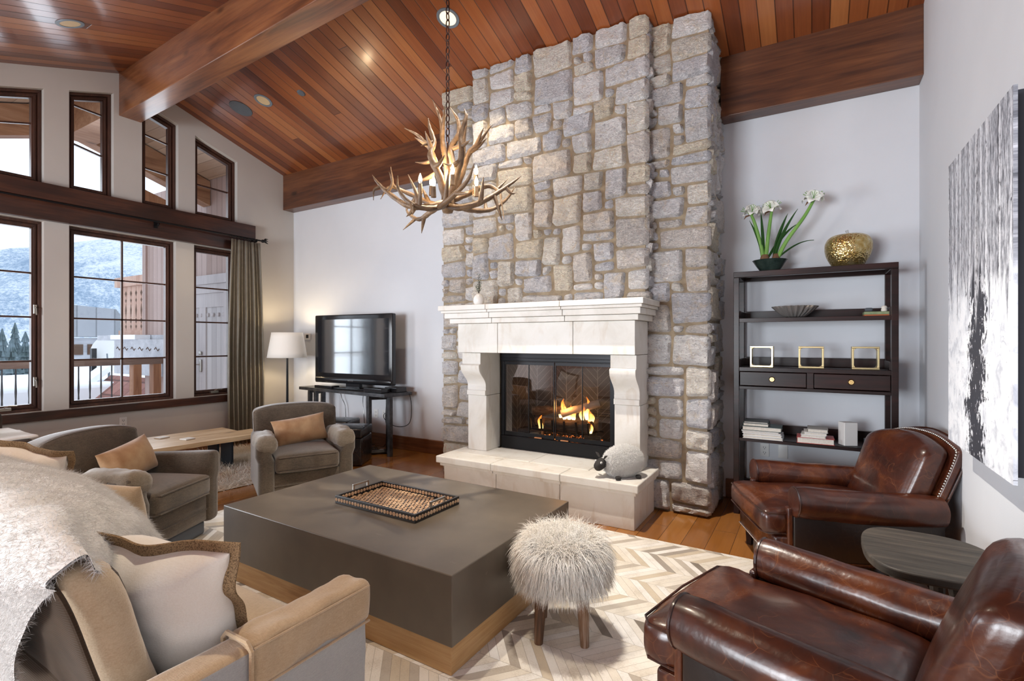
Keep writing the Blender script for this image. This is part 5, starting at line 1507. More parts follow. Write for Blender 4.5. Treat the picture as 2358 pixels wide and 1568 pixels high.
boxthing('media_player', 'flat black media player on the stand\'s curtain side, under the television', 'player', (.36, .13, .038), (-5.58, 4.51, .7628), R(-3), M['plastic_black'])
boxthing('cable_box', 'black cable box on the stand\'s chimney side, under the television', 'cable box', (.34, .13, .050), (-4.60, 4.455, .7628), R(-5), M['plastic_black'])
boxthing('disc_player', 'black disc player behind the cable box on the stand\'s end', 'player', (.22, .16, .060), (-4.44, 4.62, .7628), R(-5), M['plastic_black'])
def cord(lab, pts, r=.0045, m=None):
    o = MB().tube(catmull(pts, 8), r, 6).build('cable', m or M['plastic_black']); return tag(o, lab, 'cable', 'cords behind the television stand')
cord('looped black cord hanging off the chimney end of the television stand', [(-4.36, 4.66, .775), (-4.29, 4.70, .74), (-4.27, 4.72, .55), (-4.33, 4.74, .36), (-4.55, 4.76, .30), (-4.78, 4.79, .36), (-4.82, 4.80, .43), (-4.72, 4.81, .47), (-4.75, 4.83, .42), (-4.84, 4.842, .415)])
cord('black cord hanging straight down behind the stand to the floor', [(-4.72, 4.76, .72), (-4.76, 4.78, .55), (-4.78, 4.79, .35), (-4.72, 4.78, .2), (-4.74, 4.74, .05), (-4.80, 4.70, .012)])
cord('black cord hanging in the middle behind the stand', [(-5.18, 4.78, .72), (-5.20, 4.79, .55), (-5.18, 4.79, .40), (-5.16, 4.78, .2), (-5.15, 4.76, .012)])
cord('black cord hanging near the curtain-side legs of the stand', [(-5.62, 4.76, .72), (-5.60, 4.78, .6), (-5.55, 4.79, .5), (-5.53, 4.79, .3), (-5.5, 4.78, .012)])
cd = MB()
for k in range(5):
    cd.tube(catmull([(-4.85 + .12 * math.cos(k * 2 + q) + .02 * k, 4.52 + .11 * math.sin(k * 1.3 + q * 1.2), .012 + .012 * k + .02 * (q % 2)) for q in range(8)], 5), .0045, 5)
tag(cd.build('cord_tangle', M['plastic_black']), 'tangle of black cords on the floor under the stand', 'cords', kind='stuff')
boxthing('power_adapter', 'small white plug adapter among the cords on the floor', 'adapter', (.05, .09, .035), (-4.62, 4.55, .001), R(30), M['white_plastic'])
def ottoman(loc, rz, lab):
    o = thing('ottoman', lab, 'ottoman', loc, rz, 'black leather cube ottomans')
    MB().rbox((0, 0, .16), (.40, .40, .30), .015, 6).build('cube_body', M['leather_black'], o)
    MB().rbox((0, 0, .365), (.415, .415, .10), .02, 8, bulge=(0, 0, .012)).build('lid', M['leather_black'], o)
    w = MB(); w.tube([(-.2, -.2, .404), (.2, -.2, .404), (.2, .2, .404), (-.2, .2, .404), (-.2, -.2, .404)], .004, 5); w.build('lid_piping', M['leather_black'], o)
M['leather_black'] = leather('black_leather', (.008, .007, .007), (.014, .012, .012), (.024, .02, .019), .28, .3)
ottoman((-4.56, 4.00, .001), R(30), 'black leather cube ottoman nearer the chimney, in front of the stand')
ottoman((-5.08, 4.27, .001), R(25), 'black leather cube ottoman behind the far swivel armchair')

# floor lamp
lp = thing('floor_lamp', 'floor lamp with white drum shade in the corner by the curtain', 'lamp', (-6.25, 4.39, 0))
MB().lathe([(.001, 0), (.14, 0), (.14, .018), (.03, .03), (.016, .05)], 28).build('lamp_base', M['black'], lp)
MB().tube([(0, 0, .04), (0, 0, 1.24)], [.019, .013], 12).build('pole', M['black'], lp)
MB().tube([(0, 0, 1.22), (0, 0, 1.33)], .02, 10).build('lamp_socket', M['black'], lp)
sh = MB(); n = 40
def shp(u, v):
    r = .258 - .056 * v; return (r * math.cos(2 * math.pi * u), r * math.sin(2 * math.pi * u), 1.165 + .345 * v)
sh.grid(shp, n, 6, closeu=True)
so2 = sh.build('lamp_shade', M['shade'], lp, smooth=180); sm = so2.modifiers.new('thick', 'SOLIDIFY'); sm.thickness = .003
MB().rbox((0, 0, 1.37), (.055, .055, .08), .027, 5).build('lamp_bulb', emit('warm_bulb', (1, .8, .5), 6), lp)
point_light('floor_lamp_light', (-6.25, 4.39, 1.38), 22, (1, .78, .48), .05)

# curtain and its rod
rod = thing('curtain_rod', 'black iron curtain rod with leafy finial along the timber header', 'curtain rod', (XL + .15, 0, 2.79))
MB().tube([(0, 1.2, .02), (0, 4.24, 0)], .011, 10).build('rod', M['black'], rod)
for y in (2.95, 4.16):
    b_ = MB(); b_.tube([(-.08, y, -.02), (-.02, y, -.035), (0, y, -.012)], .010, 6); b_.box(-.084, -.074, y - .02, y + .02, -.06, .03); b_.build('bracket', M['black'], rod)
fn_ = MB(); fn_.rbox((0, 4.255, 0), (.045, .045, .045), .02, 4)
for a in (-40, 10, 60): fn_.tube([(0, 4.26, 0), (.01 * math.cos(a), 4.30, .03 * math.sin(R(a)) + .01), (.0, 4.335, .045 * math.sin(R(a)))], [.008, .012, .002], 6)
fn_.build('finial', M['black'], rod)
for k in range(9):
    y = 3.80 + k * .045
    rg_ = MB(); rg_.tube([(.021 * math.cos(q * math.pi / 6), y, .021 * math.sin(q * math.pi / 6) - .01) for q in range(13)], .0035, 5, cap=False); rg_.build('ring', M['black'], rod)
cu = thing('curtain', 'gathered olive silk curtain panel at the corner window', 'curtain', (XL + .14, 4.01, 0))
def cur(u, v):
    z = 2.752 - 2.735 * v
    wdt = .40 + .09 * math.sin(v * 2.6) + .04 * v
    ph = u * 2 * math.pi * 8.5
    amp = .028 + .016 * v
    pinch = 1 - .55 * math.exp(-v * 9)
    y = (u - .5) * wdt + .012 * math.sin(ph * 2 + .6)
    return (amp * pinch * math.sin(ph) + .01 * math.sin(ph * .5 + v * 3) + .012 * mnoise.noise(Vector((u * 6, v * 4, 1))), y, z)
c_ = MB().grid(cur, 170, 30).build('panel', M['curtain'], cu, smooth=180); c_.modifiers.new('thick', 'SOLIDIFY').thickness = .003

# plank coffee table by the window
pt = thing('plank_table', 'low table of two pale spalted planks on blued steel legs', 'table', (-5.62, 2.50, .02), R(-5))
def plank(x0, x1, y0, y1, seed, name='plank'):
    m = MB(); n = 22
    def edge(x, y, s): return x + .014 * mnoise.noise(Vector((y * 4, seed, s))) + .006 * mnoise.noise(Vector((y * 13, seed, s)))
    V = []
    for i in range(n + 1):
        y = y0 + (y1 - y0) * i / n
        for (x, z) in ((edge(x0, y, 0), .318), (edge(x1, y, 5), .318), (edge(x1, y, 5) + .004, .365), (edge(x0, y, 0) - .004, .365)): V.append((x, y, z))
    F_ = [(3, 2, 1, 0), tuple(4 * n + k for k in range(4))]
    for i in range(n):
        for k in range(4): F_.append((4 * i + k, 4 * i + (k + 1) % 4, 4 * i + 4 + (k + 1) % 4, 4 * i + 4 + k))
    m.add(V, F_); m.build(name, M['spalted'], pt, smooth=35, bevel=.003)
plank(-.36, -.012, -.85, .78, 1); plank(.0, .36, -.90, .93, 2)
for y in (.60, -.62):
    for (a, b) in ((-.29, -.06), (.02, .26)):
        MB().box(a, b, y - .012, y + .012, .012, .317).build('leg', M['steel_dark'], pt, smooth=None, bevel=.002)
for (x, y, lab) in ((-5.80, 2.62, 'white square coaster on the plank nearer the windows'), (-5.50, 2.72, 'white square coaster on the plank farther from the windows')):
    boxthing('coaster', lab, 'coaster', (.10, .10, .012), (x, y, .3862), R(10), M['lime'], .003)

# ------------------------------------------------------------------ antler chandelier
CX, CY, CZ = -2.0, 2.55, 2.262
cl = thing('antler_chandelier', 'antler chandelier with candle bulbs hanging on a chain from the ridge beam', 'chandelier', (CX, CY, CZ))
rg = random.Random(21)
RTV = Vector((math.cos(R(30.82)), math.sin(R(30.82)), 0)); FWV = Vector((-math.sin(R(30.82)), math.cos(R(30.82)), 0))
def antler(main, tines, r0=.022, seed=0):
    """points are (side, depth, up) about the hub"""
    m = MB()
    def W(p): return RTV * p[0] + FWV * p[1] + Vector((0, 0, p[2]))
    pts = [Vector(p) for p in catmull([W(p) for p in main], 7)]
    n = len(pts)
    rad = [max(.0025, r0 * (1 - (i / (n - 1)) ** 1.8) ** .75 * (1 + .08 * math.sin(i * 1.7 + seed))) for i in range(n)]
    m.tube(pts, rad, 9, squash=.85)
    for (k, tip, bend) in tines:
        i = int(k * (n - 1)); p0 = pts[i]; p2 = W(tip); mid = (p0 + p2) / 2 + W(bend)
        q = [Vector(p) for p in catmull([p0, mid, p2], 6)]
        rr = rad[i] * .82
        m.tube(q, [max(.0022, rr * (1 - (j / (len(q) - 1)) ** 1.5) ** .8) for j in range(len(q))], 8)
    return m.build('antler', M['antler'], cl, smooth=180)
# low ring, sweeping out
antler([(.02, -.05, .02), (-.10, -.10, -.03), (-.24, -.08, -.02), (-.38, -.02, .08), (-.45, 0, .15), (-.485, .01, .20)], [(.33, (-.235, -.09, .17), (.03, -.02, -.03)), (.62, (-.355, -.04, .235), (.02, 0, -.02)), (.72, (-.47, -.02, .03), (-.02, 0, .02)), (.35, (-.24, -.12, -.10), (.01, 0, 0))], .024, 1)
antler([(0, .03, .02), (-.12, .10, .04), (-.27, .16, .12), (-.40, .12, .155), (-.445, .06, .06)], [(.45, (-.31, .2, .02), (0, 0, 0)), (.65, (-.40, .10, .25), (0, 0, -.03)), (.3, (-.20, .20, .18), (0, 0, 0))], .023, 2)
antler([(-.02, .06, .04), (-.14, .22, .02), (-.25, .36, .0), (-.34, .42, .06), (-.36, .44, .13)], [(.4, (-.24, .40, -.09), (0, 0, 0)), (.6, (-.36, .34, -.08), (0, 0, 0)), (.7, (-.26, .46, .14), (0, 0, 0))], .022, 3)
antler([(0, -.04, -.01), (.10, -.14, -.05), (.22, -.15, -.02), (.33, -.10, .06), (.42, -.04, .14), (.47, 0, .19)], [(.4, (.24, -.20, .12), (0, 0, 0)), (.55, (.34, -.16, -.10), (0, 0, 0)), (.7, (.44, -.08, .06), (0, 0, -.02))], .024, 4)
antler([(.03, .02, .04), (.14, .06, .10), (.25, .08, .15), (.33, .04, .10), (.345, .0, .0)], [(.35, (.16, .0, .06), (0, 0, 0)), (.7, (.38, .1, .20), (0, 0, 0)), (.9, (.36, -.03, -.09), (0, 0, 0))], .023, 5)
antler([(.02, .06, .02), (.16, .20, .02), (.28, .30, .06), (.38, .32, .14), (.43, .30, .21)], [(.4, (.22, .34, .14), (0, 0, 0)), (.6, (.34, .38, .0), (0, 0, 0))], .022, 6)
antler([(0, -.06, .0), (-.02, -.20, -.06), (.06, -.32, -.04), (.16, -.38, .04), (.20, -.40, .13)], [(.4, (.05, -.36, .10), (0, 0, 0)), (.6, (.17, -.44, -.05), (0, 0, 0))], .023, 7)
antler([(0, -.05, -.01), (-.08, -.20, -.07), (-.18, -.26, -.06), (-.26, -.24, .03), (-.27, -.22, .12)], [(.5, (-.16, -.32, -.13), (0, 0, 0)), (.4, (-.12, -.28, .07), (0, 0, 0))], .022, 8)
# upright cluster
antler([(-.01, -.03, .04), (-.045, -.08, .17), (-.10, -.06, .30), (-.085, -.02, .40), (-.115, .0, .50), (-.125, 0, .56)], [(.3, (.0, -.13, .28), (0, -.02, -.03)), (.6, (-.16, -.06, .36), (0, 0, 0)), (.5, (-.13, -.09, .44), (0, 0, 0))], .026, 9)
antler([(-.01, .02, .05), (-.07, .03, .22), (-.11, .04, .36), (-.19, .04, .46), (-.285, .03, .51)], [(.6, (-.215, .02, .445), (0, 0, 0)), (.4, (-.22, .06, .30), (0, 0, -.01)), (.25, (-.22, .05, .17), (0, 0, -.01))], .024, 10)
antler([(.0, .02, .05), (-.01, .05, .25), (-.04, .05, .42), (-.05, .04, .56), (-.105, .03, .70)], [(.55, (-.02, .0, .64), (0, 0, 0)), (.7, (-.015, .05, .62), (0, 0, 0))], .025, 11)
antler([(.01, -.02, .05), (.04, -.02, .22), (.02, .0, .36), (.07, .0, .46), (.065, .0, .55), (.015, .0, .63)], [(.6, (.115, .02, .59), (.02, 0, -.02)), (.8, (.03, -.03, .60), (0, 0, 0)), (.4, (.10, -.02, .40), (.02, 0, 0))], .025, 12)
antler([(.02, .02, .05), (.08, .03, .20), (.13, .03, .34), (.20, .03, .42), (.285, .02, .53)], [(.55, (.25, .04, .45), (0, 0, -.01)), (.7, (.23, .0, .50), (0, 0, 0)), (.35, (.13, -.02, .58), (-.01, 0, 0))], .025, 13)
antler([(.02, -.06, .03), (.07, -.14, .14), (.105, -.17, .26), (.10, -.16, .38), (.13, -.15, .50), (.12, -.14, .555)], [(.35, (.0, -.20, .20), (0, 0, -.02)), (.5, (.16, -.2, .34), (0, 0, 0))], .023, 14)
# hub, candle sockets with bulbs, chain and ceiling canopy
MB().lathe([(.001, -.05), (.03, -.045), (.045, -.01), (.04, .05), (.02, .10), (.001, .11)], 16).build('hub', M['antler'], cl, smooth=60)
for (s, d, u) in ((-.165, -.06, .06), (-.125, .12, .10), (.055, -.20, .07), (.18, .02, .14), (.19, -.10, .03), (-.09, .10, .22), (-.05, -.26, -.02)):
    p = RTV * s + FWV * d + Vector((0, 0, u))
    m = MB().tube([p, p + Vector((0, 0, .062))], [.016, .013], 10); m.build('candle_sleeve', M['antler'], cl)
    b_ = MB().lathe([tuple(q) for q in catmull([(.002, .0), (.010, .012), (.0125, .028), (.008, .048), (.0015, .066)], 3)], 12, M=T(*(p + Vector((0, 0, .062)))))
    b_.build('bulb', M['bulb'], cl, smooth=180)
M['chain'] = base('oil_rubbed_chain', (.045, .022, .018), .4, .7)[0]
z = .40; k = 0
ztop = 3.95 - CZ
while z < ztop - .05:
    pts = []
    for q in range(13):
        a = 2 * math.pi * q / 12
        u, w = .0125 * math.cos(a), .026 * math.sin(a)
        pts.append((u, 0, z + w + .026) if k % 2 else (0, u, z + w + .026))
    MB().tube(pts, .0038, 6, cap=False).build('chain_link', M['chain'], cl)
    z += .0435; k += 1
MB().tube([(0, 0, .05), (0, 0, .40)], .007, 8).build('stem_rod', M['chain'], cl)
MB().lathe([(.001, ztop - .035), (.02, ztop - .033), (.065, ztop - .008), (.068, ztop), (.001, ztop)], 24).build('ceiling_canopy', M['chain'], cl)
point_light('chandelier_glow', (CX + .02, CY - .05, CZ + .20), 22, (1, .76, .45), .06)

# ------------------------------------------------------------------ mantel vase, plush sheep
vs = thing('bud_vase', 'white egg-shaped bud vase with green sprig on the mantel\'s left end', 'vase', (-2.635, 3.82, 1.7225))
M['porcelain'] = base('white_porcelain', (.80, .79, .77), .22)[0]
MB().lathe([tuple(p) for p in catmull([(.001, 0), (.028, .0), (.045, .02), (.051, .048), (.043, .08), (.026, .100), (.013, .110), (.010, .109)], 3)], 28).build('vase_body', M['porcelain'], vs, smooth=60)
tw = MB(); lf = MB()
for (dx, dy, h) in ((.0, 0, .165), (-.035, .01, .07), (.012, .0, .11)):
    p = catmull([(0, 0, .06), (dx * .3, dy, .10 + h * .3), (dx, dy, .11 + h)], 6); tw.tube(p, .0025, 6)
    for k in range(7):
        q = Vector(p[-1 - k * 1 if k < len(p) else 0])
        for s in (-1, 1):
            d = Vector((s * (.020 + .004 * (k % 3)), .006 * ((k % 3) - 1), .014))
            lf.tube([q, q + d * .55, q + d], [.001, .0045, .0008], 6, squash=.35)
tw.build('twig', M['barkdark'], vs); lf.build('sprig_leaves', M['leafgreen'], vs)

sp = thing('plush_sheep', 'round white plush sheep doorstop with black face on the hearth', 'plush toy', (-1.262, 3.765, .353), R(36))
bd = MB()
def body(u, v):
    th = math.pi * v; a = 2 * math.pi * u
    x = .148 * math.sin(th) * math.cos(a); y = .105 * math.sin(th) * math.sin(a); z = .118 - .112 * math.cos(th)
    return (x + .01, y, max(.006, z + .012 * math.sin(th) * math.cos(a)))
bd.grid(body, 40, 24, closeu=True)
P, Nn = scatter(bd, 20000, 8)
sg = np.sign(((P - np.array([.01, 0, .118])) * Nn).sum(1))[:, None]; Nn = Nn * sg
V, F = fur(P, Nn, .022, .0026, .4, .55, 2, 9); V[:, 2] = np.maximum(V[:, 2], .001)
bd.raw(V, F); bd.build('woolly_body', M['wool'], sp, smooth=180)
hdp = Vector((-.150, -.015, .118))
hm_ = T(*hdp) @ RZ(R(20)) @ RY(R(-35)) @ Matrix.Scale(1.22, 4)
hd = MB().rbox((-.028, 0, 0), (.088, .062, .064), .03, 8, fn=lambda w: (w.x, w.y * (1 + .25 * (w.x + .028) / .05), w.z * (1 + .15 * (w.x + .028) / .05)), M=hm_)
ho = hd.build('head', M['blackplush'], sp, smooth=180)
for s in (-1, 1):
    p0 = hm_ @ Vector((.008, s * .026, .026)); p1 = hm_ @ Vector((.020, s * .062, .048))
    MB().tube([p0, (p0 + p1) / 2 + Vector((0, 0, .006)), p1], [.008, .013, .003], 8, squash=.5).build('ear', M['blackplush'], sp)
    e = hm_ @ Vector((-.026, s * .030, .022))
    MB().rbox(tuple(e), (.017, .012, .017), .006, 4).build('eye', M['white_plastic'], ho)
    e = hm_ @ Vector((-.028, s * .037, .023))
    MB().rbox(tuple(e), (.007, .006, .007), .003, 3).build('pupil', M['black'], ho)
for (x, y) in ((-.06, -.112), (.105, -.085), (-.08, .08), (.1, .07)):
    MB().rbox((x, y, .016), (.042, .036, .030), .013, 5).build('foot', M['blackplush'], sp)

# ------------------------------------------------------------------ framed birch photograph on the right wall
aw = thing('wall_art', 'large black-and-white winter birch forest print floating off the right wall', 'wall art', (.60, 2.87, 1.595))
def art_mat():
    m, nt, b = base('birch_print', (.8, .8, .85), .55)
    v = coords(nt); sp_ = nd(nt, 'ShaderNodeSeparateXYZ', {0: v}); y, z = sp_.outputs[1], sp_.outputs[2]
    # pale trunks standing in a grey thicket
    thick = noise_fac(nt, coords(nt, scale=(1, 60, 14)), 1, 6, .75)
    tr1 = noise_fac(nt, coords(nt, scale=(1, 20, .30)), 1, 2, .5)
    bk = noise_fac(nt, coords(nt, scale=(1, 40, 26)), 1, 4, .7)
    forest = ramp(nt, thick, [(.38, (.10, .105, .125)), (.5, (.33, .345, .39)), (.62, (.70, .72, .78))])
    trunk = nd(nt, 'ShaderNodeMapRange', {0: tr1, 1: .53, 2: .55, 3: 0, 4: 1}).outputs[0]
    forest = mixc(nt, trunk, forest, ramp(nt, bk, [(.36, (.10, .10, .12)), (.44, (.60, .62, .67)), (.6, (.78, .80, .86))]))
    dk = noise_fac(nt, coords(nt, scale=(1, 10.5, .22)), 1, 2, .5)
    dark = nd(nt, 'ShaderNodeMapRange', {0: dk, 1: .60, 2: .625, 3: 0, 4: .85}).outputs[0]
    forest = mixc(nt, mth(nt, 'MULTIPLY', dark, nd(nt, 'ShaderNodeMapRange', {0: bk, 1: .38, 2: .55, 3: 1, 4: .35}).outputs[0]), forest, (.035, .035, .045))
    sn = noise_fac(nt, v, 11, 6, .7, .6)
    fl_ = noise_fac(nt, coords(nt, scale=(1, 44, 24)), 1, 5, .7)
    snow = ramp(nt, sn, [(.36, (.52, .55, .62)), (.5, (.80, .83, .89)), (.6, (.86, .88, .93))])
    # dark brook winding down the middle
    mid = mth(nt, 'ABSOLUTE', mth(nt, 'ADD', mth(nt, 'ADD', y, .02), mth(nt, 'MULTIPLY', mth(nt, 'SUBTRACT', noise_fac(nt, coords(nt, scale=(1, .001, 5)), 1, 2), .5), .45)))
    br = nd(nt, 'ShaderNodeMapRange', {0: mid, 1: .03, 2: .19, 3: 1, 4: 0}).outputs[0]
    br = mth(nt, 'GREATER_THAN', mth(nt, 'ADD', mth(nt, 'MULTIPLY', br, .30), fl_), .66)
    snow = mixc(nt, br, snow, (.035, .037, .05))
    spk = mth(nt, 'GREATER_THAN', fl_, .665)
    snow = mixc(nt, mth(nt, 'MULTIPLY', spk, .8), snow, (.10, .105, .13))
    edge = mth(nt, 'ADD', z, mth(nt, 'MULTIPLY', mth(nt, 'SUBTRACT', noise_fac(nt, coords(nt, scale=(1, 16, .01)), 1, 2), .5), 1.1))
    k = nd(nt, 'ShaderNodeMapRange', {0: edge, 1: .0, 2: .06, 3: 0, 4: 1}).outputs[0]
    nt.links.new(mixc(nt, k, snow, forest), b.inputs['Base Color'])
    return m
MB().box(0, .012, -.483, .480, -.697, .692).build('print_panel', art_mat(), aw, smooth=None)
MB().box(.0125, .099, -.378, .43, -.69, .71).build('mount_box', base('dark_mount', (.03, .033, .045), .5)[0], aw, smooth=None)

# ------------------------------------------------------------------ sofa in the foreground
sf = thing('sofa', 'low tan linen sofa in the foreground with corduroy back, cropped by the frame', 'sofa', (-2.4, .8, 0.012))
sx, sy = -2.4, .8
def SL(p): return Vector((p[0] - sx, p[1] - sy, p[2]))
MB().rbox(tuple(SL((-2.48, .895, .17))), (2.2, .49, .24), .02, 8).build('seat_base', M['grey_cloth'], sf)
MB().rbox(tuple(SL((-2.49, .60, .25))), (2.17, .10, .42), .02, 8).build('back_frame', M['cord'], sf)
for (a, b) in ((-2.43, -1.362), (-3.58, -2.435)):
    MB().rbox(tuple(SL(((a + b) / 2, .905, .365))), (b - a - .004, .50, .15), .05, 12, bulge=(0, .01, .03), fn=lambda w: (w.x, w.y, w.z + .008 * mnoise.noise(w * 7) + .005 * mnoise.noise(w * 16))).build('seat_cushion', M['tan_cloth'], sf)
def lean(w):
    z = w.z
    return (w.x + .006 * mnoise.noise(w * 9), w.y + .31 * (.60 - z) + .008 * mnoise.noise(w * 6), z + .006 * mnoise.noise(w * 8 + Vector((9, 0, 0))))
bk_ = MB().rbox(tuple(SL((-2.49, .565, .645))), (2.17, .125, .46), .055, 22, bulge=(0, .015, .01), fn=lean)
bo = bk_.build('backrest', [M['cord'], M['tan_cloth']], sf, smooth=60)
for p in bo.data.polygons:
    if p.normal.x > .45 or p.normal.z > .6: p.material_index = 1
w = MB(); w.tube(catmull([lean(SL((x, .508, z))) for x, z in [(-1.412, .45), (-1.408, .60), (-1.412, .78), (-1.44, .853), (-1.6, .868), (-2.4, .870)]], 6), .006, 6); w.build('back_welt', M['cord'], sf)
def armn(w):
    k = .005 * mnoise.noise(Vector((w.x * 5, w.y * 14, w.z * 5))) + .003 * mnoise.noise(w * 23)
    return (w.x + k, w.y + k * .5, w.z + k)
ao = MB().rbox(tuple(SL((-1.305, .79, .315))), (.108, .77, .545), .022, 12, fn=armn).build('arm', [M['grey_cloth'], M['tan_dark']], sf)
for p in ao.data.polygons:
    if p.normal.z > .4: p.material_index = 1
cvr = MB().rbox(tuple(SL((-1.305, .975, .5355))), (.122, .42, .135), .026, 20, fn=lambda w: (w.x + .010 * mnoise.noise(Vector((w.x * 4, w.y * 15, w.z * 9))) , w.y + .004 * mnoise.noise(w * 14), w.z + .006 * mnoise.noise(Vector((w.x * 20, w.y * 16, 3)))))
cvr.build('arm_cover', M['tan_dark'], sf, smooth=60)
w = MB(); y0 = .768
w.tube([SL(p) for p in [(-1.370, y0, .47), (-1.370, y0, .585), (-1.352, y0, .603), (-1.26, y0, .603), (-1.240, y0, .585), (-1.240, y0, .47)]], .007, 6); w.build('cover_hem', M['tan_dark'], sf)
w = MB(); w.tube([SL((-1.2405, .775, .588)), SL((-1.2405, 1.17, .588))], .0035, 6); w.tube([SL((-1.2405, .775, .48)), SL((-1.2405, 1.17, .476))], .004, 6); w.build('cover_seam', M['tan_dark'], sf)

# white throw over the sofa back
NET = [[(-1.412, .428, .860), (-1.521, .425, .788), (-1.734, .452, .623), (-1.947, .482, .433), (-2.5, .482, .43), (-3.5, .482, .43)],
       [(-1.400, .410, .884), (-1.580, .385, .860), (-1.85, .378, .83), (-2.2, .378, .80), (-2.6, .38, .80), (-3.5, .38, .80)],
       [(-1.410, .478, .912), (-1.62, .480, .945), (-1.95, .485, .935), (-2.3, .50, .93), (-2.7, .51, .925), (-3.5, .51, .92)],
       [(-1.402, .503, .868), (-1.84, .615, .905), (-2.02, .67, .90), (-2.4, .71, .89), (-2.9, .74, .88), (-3.54, .73, .87)],
       [(-1.80, .715, .755), (-1.99, .81, .80), (-2.25, .87, .79), (-2.6, .91, .795), (-3.0, .92, .80), (-3.56, .88, .79)],
       [(-1.86, .82, .60), (-2.06, .90, .70), (-2.5, .98, .705), (-2.85, 1.015, .715), (-3.1, 1.01, .72), (-3.58, .95, .72)],
       [(-1.90, .90, .50), (-2.12, 1.0, .56), (-2.55, 1.01, .55), (-2.9, 1.03, .55), (-3.15, 1.03, .55), (-3.58, .97, .55)]]
rows = [catmull(r, 10) for r in NET]
colsN = list(zip(*rows)); surf = [catmull(c, 10) for c in colsN]
nu, nv = len(surf), len(surf[0])
tb = MB()
for i in range(nu):
    for j in range(nv):
        p = Vector(surf[i][j]); p += Vector((0, .008, .010)) * mnoise.noise(p * 6) + Vector((0, .004, .006)) * mnoise.noise(p * 14)
        tb.v.append(p)
for i in range(nu - 1):
    for j in range(nv - 1): tb.f.append((i * nv + j, (i + 1) * nv + j, (i + 1) * nv + j + 1, i * nv + j + 1))
# an underside just below gives the cloth its thickness
cen = Vector((-2.4, .62, .55))
P, Nn = scatter(tb, 75000, 12)
sg = np.sign(np.mean(Nn[:, 2])); Nn = Nn * sg
V, F = fur(P, Nn, .027, .00050, .5, .40, 3, 13, lean=(.9, -.2, -.5))
P2, N2 = scatter(tb, 22000, 14, keep=lambda c: c[0] > -2.35)
V2, F2 = fur(P2 + np.array([0, 0, -.007]), -N2 * sg, .022, .00060, .6, .45, 3, 15)
n0 = len(tb.v)
tb.v += [Vector(p) + Vector((0, 0, -.007)) for p in list(tb.v)]
tb.f += [tuple(n0 + k for k in f[::-1]) for f in list(tb.f)]
tb.raw(V, F); tb.raw(V2, F2)
tag(tb.build('throw_blanket', M['fur_white'], smooth=180), 'fluffy white throw draped over the sofa back', 'blanket')

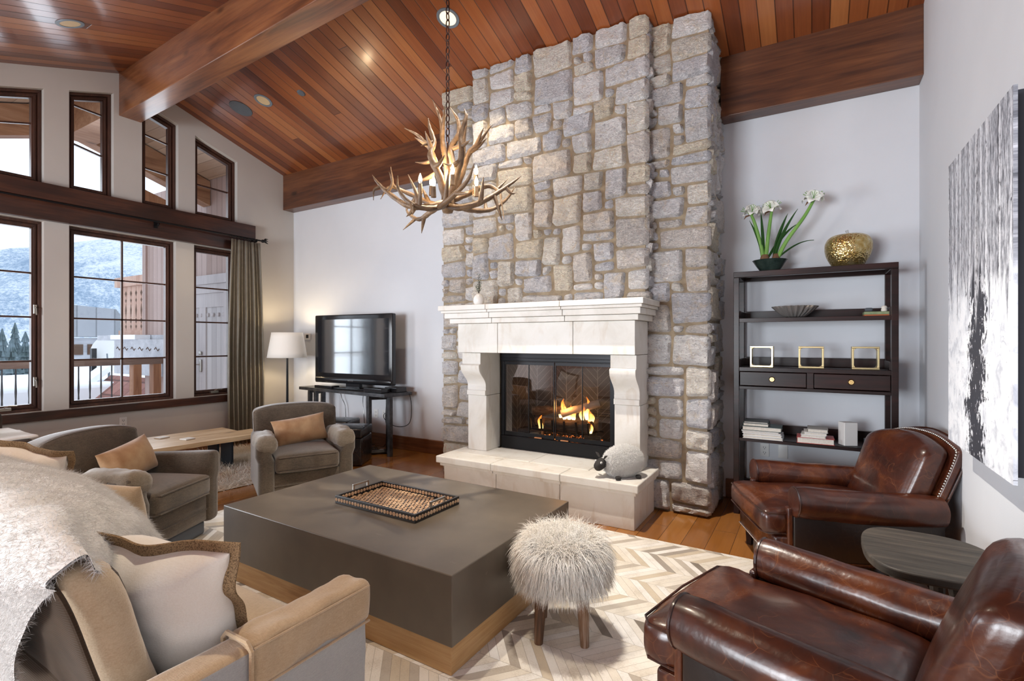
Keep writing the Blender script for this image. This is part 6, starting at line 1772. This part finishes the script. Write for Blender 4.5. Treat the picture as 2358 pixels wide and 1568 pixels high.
# linen pillow with a jute braid, in the sofa corner
def braid_pillow(name, loc, rz, tilt, w, h, t, lab, mat, seed, roll=0):
    o = MB().pillow(w, h, t, 34, wrinkle=.020, seed=seed).build(name, mat, smooth=180)
    o.matrix_world = T(*loc) @ RZ(rz) @ RX(tilt) @ RY(roll)
    b = MB()
    per = []
    N_ = 44
    for (p, q) in (((-1, -1), (-1, 1)), ((-1, 1), (1, 1)), ((1, 1), (1, -1)), ((1, -1), (-1, -1))):
        for k in range(N_):
            s = k / N_; per.append((p[0] + (q[0] - p[0]) * s, p[1] + (q[1] - p[1]) * s))
    V = []; n = len(per)
    for i, (u, v) in enumerate(per):
        x = u * w / 2 * (1 - .07 * (1 - v * v) * u * u); z = v * h / 2 * (1 - .07 * (1 - u * u) * v * v)
        d = Vector((u * abs(u) ** 3, 0, v * abs(v) ** 3)).normalized()
        wv = .015 * math.sin(i * .21 + seed) + .005 * math.sin(i * .43)
        ex = .030 + .012 * (abs(u * v) ** 6)
        for (e, th) in ((-.004, -.003), (ex, -.003), (ex, .003), (-.004, .003)):
            V.append(Vector((x, wv + th, z)) + d * e)
    F_ = []
    for i in range(n):
        j = (i + 1) % n
        for k in range(4): F_.append((4 * i + k, 4 * i + (k + 1) % 4, 4 * j + (k + 1) % 4, 4 * j + k))
    b.add(V, F_); b.build('braid_trim', M['jute'], o, smooth=60)
    return tag(o, lab, 'pillow', 'braid-trimmed pillows on the sofa')
braid_pillow('braid_pillow', (-1.615, .705, .645), R(24), R(16), .53, .41, .26, 'white linen pillow with jute braid in the sofa corner by the arm', M['white_cloth'], 3, R(3))
braid_pillow('braid_pillow', (-3.42, .93, .66), R(25), R(10), .44, .42, .17, 'cream braid-edged pillow behind the throw at the sofa\'s far end', M['white_cloth'], 7, R(10))
o = MB().pillow(.42, .36, .14, 24, wrinkle=.010, seed=11).build('sofa_pillow', M['tan_cloth'], smooth=180); o.matrix_world = T(-2.98, 1.13, .52) @ RZ(R(15)) @ RX(R(8)); tag(o, 'tan pillow whose corner shows just beyond the white throw', 'pillow')

# brown sofa by the windows at the left edge
ls = thing('brown_sofa', 'dark brown sofa under the windows behind the swivel armchair', 'sofa', (-5.75, .75, 0))
M['brownsuede'] = mottled('brown_suede', (.035, .022, .016), (.075, .05, .036), 5, .8, 90, .2)
MB().rbox((0, 0, .22), (.95, 1.5, .36), .05, 8).build('seat_base', M['brownsuede'], ls)
MB().rbox((.05, 0, .46), (.82, 1.3, .14), .05, 8, bulge=(0, 0, .02)).build('seat_cushion', M['brownsuede'], ls)
MB().rbox((0, .66, .40), (.95, .19, .44), .06, 8).build('arm', M['brownsuede'], ls)
MB().rbox((-.40, 0, .52), (.18, 1.5, .52), .06, 8).build('backrest', M['brownsuede'], ls)
o = MB().rbox((-5.70, 1.40, .628), (.70, .25, .020), .009, 10, fn=lambda w: (w.x, w.y, w.z + .008 * mnoise.noise(w * 9))).build('folded_throw', M['white_cloth'], smooth=60); tag(o, 'cream folded throw on the arm of the brown sofa', 'throw')
o = MB().pillow(.46, .42, .16, 22, wrinkle=.012, seed=4).build('sofa_pillow', M['white_cloth'], smooth=180); o.matrix_world = T(-5.62, 1.17, .745) @ RZ(R(10)) @ RX(R(-14)); tag(o, 'off-white pillow on the brown sofa at the left edge', 'pillow')
